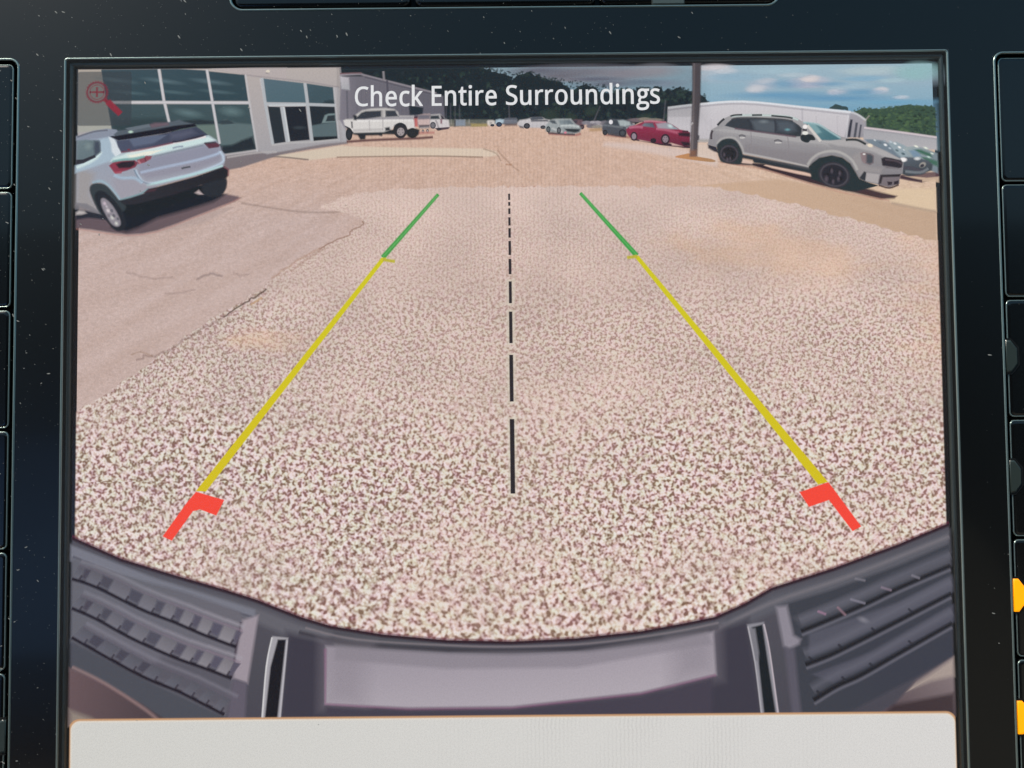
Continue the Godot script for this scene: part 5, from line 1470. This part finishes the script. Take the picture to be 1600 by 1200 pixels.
	fill(b, [67.8, 210.2, 85.3, 206.5, 106, 199.8, 114, 191.8, 128.3, 188.7, 187.4, 173.1, 230.9, 158.2, 238.9, 162.8, 238.6, 172.8, 234.2, 177.6, 219.5, 179.1, 198.7, 186.2, 155.6, 201.1, 123.7, 208.8, 91.8, 216.6, 71, 216.4], col("29282f"), {"f": 3, "g": [130, 185, 200, 160, col("1f1f25")]})
	line(b, [231.5, 158.5, 238.6, 163.1, 238.6, 172.8], 2.4, col("7a3c48"), {"a": 0.6})
	fill(b, [106, 199, 114, 192.9, 128.4, 190.8, 123.6, 195.9], col("4d2f38"), {"f": 3, "a": 0.8})
	obj("bumper", b, t)
	b = paint()
	fill(b, [21.5, 190.9, 25.9, 183.7, 37.1, 182.2, 48.3, 186.3, 59.7, 198.5, 68.6, 210.2, 79, 219.7, 71.1, 229.3, 44, 233.9, 32.7, 220.9, 24.5, 203], col("333c42"), {"s": true, "f": 3})
	obj("wheel_arch", b, t)
	b = paint()
	fill(b, [30.1, 199.9, 37.2, 194.3, 48.5, 198.4, 63, 213.1, 74.3, 229.3, 79.3, 245.5, 76.1, 255.1, 68.2, 258.6, 60.2, 254.9, 48.9, 242, 37.5, 224.1, 31, 209.6], col("1d242e"), {"s": true, "f": 3})
	var w := obj("wheel", b, t)
	b = paint()
	fill(b, [39.8, 208, 45.3, 206.5, 55, 214.6, 63.9, 227.6, 70.4, 242.2, 69.7, 249.4, 63.3, 251, 55.3, 245.2, 45.6, 229, 40.7, 217.7], col("8f8a92"), {"s": true, "f": 3})
	for q in [[[45.4, 214.5], 5, "c9b9c4"], [[51.1, 225.9], 5.5, "d6cdd0"], [[48.7, 219.4], 4, "b9b2ba"], [[57.6, 237.2], 5.5, "c9c8c4"], [[64.1, 246.1], 5, "d0cfca"], [[56.7, 225.9], 4, "5f5f68"], [[60, 234], 4, "54565e"], [[52, 233.9], 3.4, "7a737a"], [[66.4, 238.9], 3.4, "5a5d63"]]:
		blob(b, q[0], q[1], q[1] * 0.75, col(q[2]), {"hard": 0.2, "turn": 55, "a": 0.95})
	obj("rim", b, w)
# ------------------------------------------------------------------ the bumper at the bottom of the picture
func shown_tailgate() -> void:
	var t := thing("onscreen_bumper", "grey rear step bumper curving across the bottom of the camera picture", "bumper", 675, 1012)
	var b := paint()
	var rim: Array = [-18.2, 726.5, 0.7, 733.6, 76.5, 767.8, 158.1, 793.2, 233.6, 815.5, 284.2, 831.7, 352.5, 858.8, 399, 872.9, 478.1, 886.3, 576.9, 896, 675.7, 898.9, 774.6, 894.9, 873.5, 885.1, 933, 874.8, 986.6, 864.6, 1033.4, 844.4, 1074.5, 821.3, 1168.3, 792.7, 1269.3, 757.2, 1350.6, 724.4, 1372.7, 715.7]
	var low := PackedVector2Array(v2(rim))
	var shape := low.duplicate()
	shape.append(Vector2(1360, 1016))
	shape.append(Vector2(-6, 1016))
	fill(b, shape, col("504f57"), {"f": 3, "g": [675, 860, 675, 1012, col("474551")]})
	# the smooth cover along the top edge
	fill(b, [-18.1, 736.4, 76.6, 778.7, 158.2, 803, 233.6, 825.3, 284.2, 841.5, 349.6, 867.5, 399, 881.7, 389.1, 900.2, 349.6, 894.9, 319.9, 880, 280.3, 863, 230.7, 844.9, 158.3, 819.7, 76.8, 794.4, -17.9, 756.1], col("66646d"), {"f": 10})
	fill(b, [1372.4, 725.6, 1269, 767, 1168, 802.5, 1074.3, 831.1, 1037.2, 852.3, 992.4, 871.5, 1011.8, 886.3, 1071.7, 857.5, 1171.3, 829, 1271.2, 797.6, 1371.4, 757.1], col("5d5c66"), {"f": 10})
	fill(b, [-18.1, 740.3, 131.4, 799.8, 280.2, 847.3, 280.3, 857.1, 131.5, 812.6, -17.9, 760.1], col("7d7e8b"), {"f": 10, "a": 0.8})
	line(b, [2, 762.2, 131.5, 811.6, 280.3, 857.1], 2.5, col("4d4b55"), {"a": 0.8, "f": 4})
	line(b, [982.2, 886.1, 1072.1, 842.8, 1201.8, 799.9, 1352.1, 742.2], 5, col("7f7a80"), {"a": 0.6, "f": 6})
	line(b, [349.6, 880.3, 438.5, 899.7, 576.8, 908.7, 675.6, 911.6, 794.1, 907.8, 912.9, 894.2, 992.2, 879.3], 6, col("3d3840"), {"a": 0.9, "f": 5})
	line(b, [359.5, 873.5, 438.5, 891.8, 576.9, 901.9, 675.6, 904.8, 794.2, 901, 913, 886.4, 992.4, 871.5], 3, col("8d8388"), {"a": 0.6, "f": 3})
	line(b, low, 5.5, col("2c1826"), {"f": 3.5, "s": false})
	var high := PackedVector2Array()
	for q in low: high.append(q + Vector2(0, -3.5))
	line(b, high, 2.5, col("6d2440"), {"f": 3, "a": 0.55, "s": false})
	obj("step_cover", b, t)

	# middle, its sheen painted as paler and darker fills
	b = paint()
	fill(b, [331.8, 880.1, 399, 895.4, 394, 992.8, 438.3, 999, 438.3, 1018.4, 320.1, 1017.3], col("3d3a46"), {"f": 14})
	fill(b, [977.3, 886, 1036.9, 867, 1058.3, 1024, 930.4, 1022.9, 931.5, 958.8, 979, 949.4], col("3c3945"), {"f": 14})
	fill(b, [391.1, 901.2, 438.5, 905.5, 576.8, 914.6, 675.5, 917.4, 794.1, 913.6, 912.8, 900.1, 984.2, 885.1, 986.9, 949.5, 872.1, 975.7, 674.8, 995.3, 517.2, 995.8, 390, 988.8], col("9e96a1"), {"f": 6, "g": [670, 890, 680, 990, col("b3aab3")]})
	fill(b, [408.9, 903.3, 576.8, 916.5, 774.3, 916.4, 972.3, 888.9, 976, 900.7, 774.1, 933.9, 576.7, 934.1, 408.9, 918.9], col("857e88"), {"f": 14, "a": 0.6})
	fill(b, [391.1, 901.2, 453.3, 905.6, 448.2, 993.3, 390, 988.8], col("8f8891"), {"f": 40, "a": 0.6})
	fill(b, [922.7, 900.2, 986.1, 886.1, 986.9, 949.5, 921.6, 963.5], col("8a838d"), {"f": 40, "a": 0.6})
	line(b, [390.1, 905.1, 390, 988.8, 517.1, 997.8, 674.8, 997.3, 872.1, 977.7, 986.9, 950.5], 2.6, col("9a6288"), {"a": 0.45, "f": 5, "s": false})
	fill(b, [391, 992.7, 517.1, 1000.7, 674.7, 1001.1, 872, 981.6, 980.9, 955.3, 979.6, 1023.3, 391, 1018], col("433f4c"), {"f": 8})
	obj("plate_recess", b, t)
	for side in 2:
		var slot := paint()
		if side == 0:
			fill(slot, [309.3, 885.7, 333.1, 888.4, 331.8, 904.5, 321.4, 1015.3, 292.4, 1015.1, 300, 928.9], col("a6a3a9"), {"f": 3})
			fill(slot, [317.4, 890.8, 329.9, 890.9, 316.4, 1015.3, 297, 1015.1, 306.2, 932.1], col("13151c"), {"f": 3})
			line(slot, [308.7, 887.3, 300, 932, 293.3, 1015.1], 2, col("dcdadb"), {"f": 2})
			line(slot, [331.8, 892.1, 327.5, 935.3, 320.1, 1015.3], 1.6, col("c0bdc3"), {"f": 2, "a": 0.9})
		else:
			fill(slot, [1035.7, 874.6, 1061.5, 870.9, 1069.5, 917.1, 1081.8, 1009.2, 1054.2, 1008.9, 1046.9, 933.4], col("8d8b93"), {"f": 3})
			fill(slot, [1043, 879, 1059.1, 874.8, 1065.4, 923.7, 1076.8, 1009.1, 1058.9, 1009, 1051.9, 930.1], col("15171d"), {"f": 3})
			fill(slot, [1039.6, 880.6, 1048, 880.7, 1052.9, 917, 1051.9, 930.1, 1045.3, 926.8], col("7c7b83"), {"f": 4})
			line(slot, [1061.4, 874.2, 1069.5, 917.1, 1080.2, 1009.2], 2, col("c3b8c0"), {"f": 2})
			line(slot, [1037, 877.3, 1046.9, 933.4, 1054.9, 1008.9], 1.8, col("bcb9bf"), {"f": 2, "a": 0.8})
		obj("slot", slot, t)

	# tread on the left: rows of raised blocks
	b = paint()
	fill(b, [-5.3, 761.6, 76.7, 790.4, 171.1, 816.2, 259.1, 848.1, 265.4, 860.5, 250, 953.1, 237.8, 1008.4, 172.1, 983.2, 115.7, 951.9, 62.3, 923.7, -3.8, 889.1], col("66666f"), {"f": 6, "g": [20, 800, 300, 990, col("6d6973")]})
	fill(b, [-3.8, 889.1, 62.3, 920.6, 115.7, 948.8, 172.1, 974, 237.8, 1005.4, 234.7, 1014.5, 141.1, 1013.7, 62.7, 963.8, -3.3, 932.3], col("4d4e58"), {"f": 10})
	fill(b, [-3.3, 932.3, 47, 954.4, 109.7, 988.8, 147.3, 1013.8, 153.6, 1021.5, -2.3, 1020.1], col("6a5559"), {"f": 10, "g": [10, 960, 150, 1010, col("44383f")]})
	line(b, [2.9, 929.3, 53.2, 954.4, 116, 995, 141.1, 1016.8], 3, col("a38684"), {"a": 0.6, "f": 6})
	fill(b, [-2.6, 994, 31.9, 1006.6, 60.1, 1020.6, -2.3, 1020.1], col("92867c"), {"f": 10})
	fill(b, [140.4, 915.1, 253.1, 940.8, 239.3, 999.2, 172, 964.8, 115.6, 942.7], col("55535e"), {"f": 12, "a": 0.8})
	obj("step_pad", b, t)
	b = paint()
	fill(b, [263.8, 860.5, 287.3, 853.9, 279.6, 904, 271.3, 956.4, 249.4, 948.5, 255.5, 903.8], col("a0959e"), {"f": 6})
	fill(b, [249.4, 950.1, 270.4, 956.4, 267.4, 1014.8, 239.4, 1014.6], col("625d69"), {"f": 6})
	line(b, [260.7, 863.6, 253.6, 903.8, 246.3, 948.5], 3, col("3c2b3b"), {"a": 0.8, "f": 3})
	obj("pad_frame", b, t)
	var rows := [[[1.4, 795.4, 39.2, 808.8, 108.6, 843, 158.8, 862.7, 202.8, 881.7, 253.6, 901.3], 33.0, 38.0], [[1.9, 840.1, 39.7, 856.9, 93.2, 886.2, 159.2, 915.9, 203.1, 931.7, 246.9, 948.5], 31.0, 37.0], [[2.4, 884.5, 62.2, 918.1, 115.6, 946.4, 165.8, 967.2, 203.3, 986, 236.2, 1002.9], 28.0, 34.0]]
	for k in 3:
		var path := smooth(v2(rows[k][0]), false, 8)
		var up := PackedVector2Array()
		for q in path: up.append(q + Vector2(0.6, -6))
		b = paint()
		line(b, path, 5.6, col("1d1822"), {"f": 3.5, "s": false})
		obj("groove", b, t)
		var n := 8
		for j in n:
			# each block: a slope above its groove; before the next one a dark notch that narrows downwards
			var at := (j + 0.05) / n
			var to := (j + 0.62) / n
			var p0 := along(path, at)
			var p1 := along(path, to)
			var p2 := along(path, (j + 1.05) / n)
			var h := lerpf(rows[k][1], rows[k][2], at)
			var lean := Vector2(10 + 3 * k, -h * 0.62)
			b = paint()
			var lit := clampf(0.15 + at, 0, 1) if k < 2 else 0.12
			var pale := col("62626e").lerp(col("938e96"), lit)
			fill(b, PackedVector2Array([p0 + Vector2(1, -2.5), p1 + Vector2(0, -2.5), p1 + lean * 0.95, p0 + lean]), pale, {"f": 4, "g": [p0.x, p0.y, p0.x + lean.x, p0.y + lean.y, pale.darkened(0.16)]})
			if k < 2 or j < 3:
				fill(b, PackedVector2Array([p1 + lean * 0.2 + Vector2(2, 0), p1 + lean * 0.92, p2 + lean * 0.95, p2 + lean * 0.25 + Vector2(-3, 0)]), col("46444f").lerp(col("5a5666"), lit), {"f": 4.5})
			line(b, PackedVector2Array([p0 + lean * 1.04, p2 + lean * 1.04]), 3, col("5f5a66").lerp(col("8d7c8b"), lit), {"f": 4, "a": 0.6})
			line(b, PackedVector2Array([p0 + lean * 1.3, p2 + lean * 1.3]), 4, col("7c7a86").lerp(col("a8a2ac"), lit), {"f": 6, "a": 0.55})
			line(b, PackedVector2Array([p1 + Vector2(0, -1), p1 + Vector2(5, -8)]), 2.4, col("2b2530"), {"f": 2.6, "a": 0.8})
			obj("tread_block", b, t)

	# tread on the right: long grooves with short ticks
	b = paint()
	fill(b, [1080.4, 847.9, 1167.8, 822.3, 1269, 786.7, 1363.8, 747.7, 1358.6, 919.8, 1280.8, 961.8, 1196.6, 1003.7, 1176.4, 1011.7, 1116.7, 1011.1, 1104.6, 956.9, 1092.5, 904.2], col("3c3e48"), {"f": 6, "g": [1100, 860, 1340, 1000, col("3a3d49")]})
	fill(b, [1106.7, 864.7, 1167.3, 842.1, 1268.5, 803.3, 1363.3, 764.3, 1362.8, 780.9, 1268.2, 816.6, 1166.9, 858.6, 1119.7, 878], col("55555f"), {"f": 10, "a": 0.8})
	fill(b, [1132.8, 891.3, 1200, 868.9, 1267.3, 846.3, 1348.6, 807.4, 1351.5, 823.9, 1266.9, 862.9, 1165.7, 908.1, 1132.1, 921], col("5c5c69"), {"f": 12, "a": 0.7})
	fill(b, [1138, 950.7, 1232, 918.6, 1350.7, 850.4, 1350.1, 870.2, 1265.5, 912.3, 1164.4, 960.7], col("52525f"), {"f": 12, "a": 0.8})
	fill(b, [1358.6, 919.8, 1290.8, 961.9, 1256.5, 997.7, 1229.6, 1012.2, 1355.7, 1013.3], col("8a7b7c"), {"f": 6, "g": [1300, 930, 1250, 1000, col("5a4b52")]})
	fill(b, [1297.4, 962, 1358.5, 923.1, 1357.6, 952.7, 1314, 962.1, 1277, 978.2], col("b3a39a"), {"f": 8, "a": 0.8})
	fill(b, [1256.5, 997.7, 1356.8, 978.9, 1355.7, 1013.3, 1239.5, 1012.3], col("35282e"), {"f": 8, "a": 0.9})
	obj("step_pad", b, t)
	b = paint()
	fill(b, [1080.4, 847.9, 1097.1, 846.4, 1106.1, 891.1, 1116.6, 897.8, 1114.1, 904.4, 1098.9, 912.5, 1090.7, 907.4], col("8f8a95"), {"f": 7})
	fill(b, [1091.7, 909.1, 1107.3, 912.5, 1115, 1011.1, 1101.7, 1011], col("5a5864"), {"f": 7})
	obj("pad_frame", b, t)
	var grooves := [[1117.9, 885.3, 1166.7, 865.9, 1220.7, 843.3, 1268, 821.5, 1356, 784.9], [1123.4, 935.7, 1162, 921.3, 1212.6, 897.7, 1266.7, 871.1, 1354.7, 827.3], [1134.4, 989.4, 1170.9, 968, 1207.9, 951.9, 1265.3, 920.6, 1353.3, 872.9]]
	for k in 3:
		b = paint()
		line(b, grooves[k], 5.6 + k, col("17171e"), {"f": 5, "w2": 5.5})
		var path := smooth(v2(grooves[k]), false, 8)
		var shift := PackedVector2Array()
		for q in path: shift.append(q + Vector2(1, 6))
		line(b, shift, 2.4, col("7d7b88"), {"f": 5, "a": 0.5, "s": false})
		var ridge := PackedVector2Array()
		for q in path: ridge.append(q + Vector2(-2, -17))
		line(b, ridge, 9, col("6b6b78"), {"f": 12, "a": 0.55, "s": false})
		for j in 4:
			var q: Vector2 = path[int((0.12 + 0.24 * j) * (path.size() - 1))]
			if k > 0:
				line(b, PackedVector2Array([q + Vector2(1, -1), q + Vector2(-6, -8)]), 2.6, col("25252d"), {"f": 2.6, "a": 0.9})
		obj("groove", b, t)
	b = paint()
	for q in [[[1143.6, 855.1, 1156.8, 860.2], "a77f98"], [[1194.1, 837.4, 1217.3, 844.2], "8b8796"], [[1241.3, 819.6, 1257.9, 824.7], "8f7f8f"], [[1288.6, 801.8, 1301.8, 806.9], "86828e"], [[1201.6, 806, 1218.2, 809.5], "807d88"], [[1173.8, 848.8, 1186.8, 862.1], "9a7a86"]]:
		line(b, q[0], 2.4, col(q[1]), {"f": 4, "a": 0.7})
	blob(b, [1213.3, 869], 12, 6, col("8c8a94"), {"hard": 0.1, "a": 0.7, "turn": 20})
	obj("smudge", b, t)

func along(p: PackedVector2Array, at: float) -> Vector2:
	var x := clampf(at, 0.0, 1.0) * (p.size() - 1)
	var k := mini(int(x), p.size() - 2)
	return p[k].lerp(p[k + 1], x - k)

# ------------------------------------------------------------------ marks that the display draws over the picture
func shown_marks() -> void:
	# shaded strip behind the message
	var b := paint()
	base(690, 40)
	fill(b, [428.3, -28.9, 985.1, -23.4, 983, 89.8, 428.1, 85.4], col("141a22"), {"f": 26, "a": 0.2})
	fill(b, [408, -29.1, 970.9, -23.5, 966.9, 86.6, 409.9, 86.3], col("141a22"), {"f": 2.5, "a": 0.17})
	lone("onscreen_header", b, "faint dark strip behind the white message at the top of the picture", "header strip")

	for side in 2:
		var t := thing("onscreen_guideline", "parking guide line on the %s of the picture, green, yellow and red" % ["left", "right"][side], "guide line", 300 if side == 0 else 1060, 720, "parking guide lines")
		b = paint()
		if side == 0:
			line(b, [567.2, 205.4, 480.1, 304.1], 5.2, col("4aa04d"), {"w2": 8.0, "f": 2})
			line(b, [565.2, 207.4, 520.5, 258.9, 480.1, 303.1], 1.8, col("79c873"), {"f": 2, "a": 0.5})
		else:
			line(b, [788.7, 205.5, 875.5, 304.9], 5.2, col("3da34a"), {"w2": 8.0, "f": 2})
			line(b, [790.2, 206.6, 832.9, 255.8, 875.5, 303.9], 1.8, col("74c670"), {"f": 2, "a": 0.5})
		obj("far_section", b, t)
		b = paint()
		if side == 0:
			fill(b, [478, 304.1, 486.1, 304.2, 206.6, 664.3, 191.1, 663.2], col("d6cd1e"), {"f": 1.6, "g": [480, 300, 200, 660, col("d9c41a")]})
			line(b, [480, 307.2, 499.1, 310.4], 5, col("c5b93f"), {"f": 2.4})
		else:
			fill(b, [870.4, 304.9, 878.5, 304.9, 1164.6, 658.4, 1149.1, 662.2], col("d6cd1e"), {"f": 1.6, "g": [880, 300, 1170, 660, col("d9c41a")]})
			line(b, [860.3, 307.8, 876.4, 305.9], 5, col("c5b93f"), {"f": 2.4})
		obj("middle_section", b, t)
		b = paint()
		if side == 0:
			fill(b, [191.4, 664.2, 235, 677.4, 222.7, 701.1, 197.7, 691.5, 186.6, 694.3, 154.5, 739, 140.3, 732.2, 176.5, 681.8], col("fb4a38"), {"f": 1.6})
		else:
			fill(b, [1120.2, 673.6, 1164.9, 658.6, 1171.8, 667.6, 1213.9, 727, 1200.3, 734.1, 1165.2, 686.1, 1134.2, 696.4], col("fb4a38"), {"f": 1.6})
		obj("near_section", b, t)
	var t := thing("onscreen_guideline", "black dashed guide line down the middle of the picture", "guide line", 680, 680)
	var at := [306, 316, 319, 325, 329, 338, 343, 356, 360, 375, 380, 402, 408, 432, 443, 477, 490, 539, 557, 629, 656, 770]
	var ends: Array = [677.7, 205.5, 679.3, 671.7]
	for k in 11:
		var y0: float = ends[1] + (at[2 * k] - 306.0) * (ends[3] - ends[1]) / 464.0
		var y1: float = ends[1] + (at[2 * k + 1] - 306.0) * (ends[3] - ends[1]) / 464.0
		var f: float = (at[2 * k] - 306.0) / 350.0
		var x0 := lerpf(ends[0], ends[2], (y0 - ends[1]) / (ends[3] - ends[1]))
		var x1 := lerpf(ends[0], ends[2], (y1 - ends[1]) / (ends[3] - ends[1]))
		b = paint()
		var w: float = 3.2 + 4.0 * f
		if k > 6:
			line(b, [x0, y0 - 3, x1, y1 + 3], w + 8, col("ded6c4"), {"f": 4, "a": 0.55})
		line(b, [x0, y0, x1, y1], w, col("2a2629"), {"f": 1.4})
		obj("dash", b, t)

	# magnifier button
	t = thing("onscreen_button", "dark translucent zoom button with a red magnifier in the picture's upper left corner", "button", 45, 88)
	b = paint()
	var c0: Array = [1.1, 5.6, 86.7, 91.8]
	fill(b, round_rect(c0[0], c0[1], c0[2], c0[3], 5), col("3a4147"), {"f": 2, "a": 0.68})
	obj("plate", b, t)
	b = paint()
	var m: Array = [32.5, 38.4]
	ring(b, m, 15.5, 15.5, 3.2, col("762c3b"), {"f": 2.4, "a": 0.85})
	ring(b, m, 11.4, 11.4, 1.2, col("7f3542"), {"f": 1.6, "a": 0.7})
	for k in 26:
		var d := Vector2.from_angle(TAU * k / 26)
		line(b, [m[0] + d.x * 16, m[1] + d.y * 16, m[0] + d.x * 19, m[1] + d.y * 19], 1.2, col("84303f"), {"f": 1.4, "a": 0.5})
	line(b, [m[0] - 8, m[1], m[0] + 9, m[1]], 3, col("7c2f3d"), {"f": 2, "a": 0.9})
	line(b, [m[0], m[1] - 8, m[0], m[1] + 8], 3, col("7c2f3d"), {"f": 2, "a": 0.9})
	for q in [[-10, 0], [10, 0]]:
		blob(b, [m[0] + q[0], m[1] + q[1]], 2, 2.6, col("6c2a37"), {"hard": 0.5})
	line(b, [44.2, 49.3, 49.9, 55], 6, col("7f2b39"), {"f": 2.4})
	line(b, [49.4, 53.7, 69.8, 73.7], 10, col("8c2b3b"), {"f": 2.6, "w2": 9})
	obj("magnifier_icon", b, t)

	# the message
	zed += 0.01
	var text := TextMesh.new()
	var font := SystemFont.new()
	font.font_names = PackedStringArray(["Droid Sans"])
	var thick := FontVariation.new()
	thick.base_font = font
	thick.variation_embolden = 0.35
	text.font = thick
	text.text = "Check Entire Surroundings"
	text.font_size = 64
	text.pixel_size = 0.01
	text.depth = 0.0
	text.curve_step = 0.6
	text.horizontal_alignment = HORIZONTAL_ALIGNMENT_LEFT
	text.vertical_alignment = VERTICAL_ALIGNMENT_BOTTOM
	var box_ := text.get_aabb()
	var ends2: Array = [437.3, 60.9, 915.6, 65.6, 437.3, 25.9, 916.2, 28.5]
	# the box is from the C's left edge to the s's right edge and from the g's foot to the tallest letter
	var wide: float = ends2[2] - ends2[0]
	var white := StandardMaterial3D.new()
	white.resource_name = "screen_text"
	white.shading_mode = BaseMaterial3D.SHADING_MODE_UNSHADED
	white.albedo_color = col("e9eaec")
	var o := MeshInstance3D.new()
	o.mesh = text
	o.material_override = white
	o.name = numbered("onscreen_message")
	add_child(o)
	var sx := wide / box_.size.x
	var sy := 44.0 / box_.size.y
	o.transform = Transform3D(Basis.from_scale(Vector3(sx * U, sy * U, U)), pan(ends2[0] - box_.position.x * sx, 75.5 + box_.position.y * sy, zed))
	tag(o, "white lettering reading Check Entire Surroundings at the top of the picture", "text")
	zed += 0.01

	# white card below the picture
	b = paint()
	base(675, 1180)
	fill(b, round_rect(-0.5, 1007.5, 1351, 1230, 16), col("c99a72"), {"f": 2, "free": true})
	fill(b, round_rect(2.5, 1010.5, 1348.5, 1230, 14), col("e9e0d2"), {"f": 2.5, "free": true})
	fill(b, round_rect(4, 1012.5, 1347, 1230, 13), col("d6d5d0"), {"f": 3, "free": true, "g": [500, 1010, 1150, 1010, col("dddbd8")]})
	lone("onscreen_card", b, "blank white menu card with an orange edge below the camera picture", "menu card")
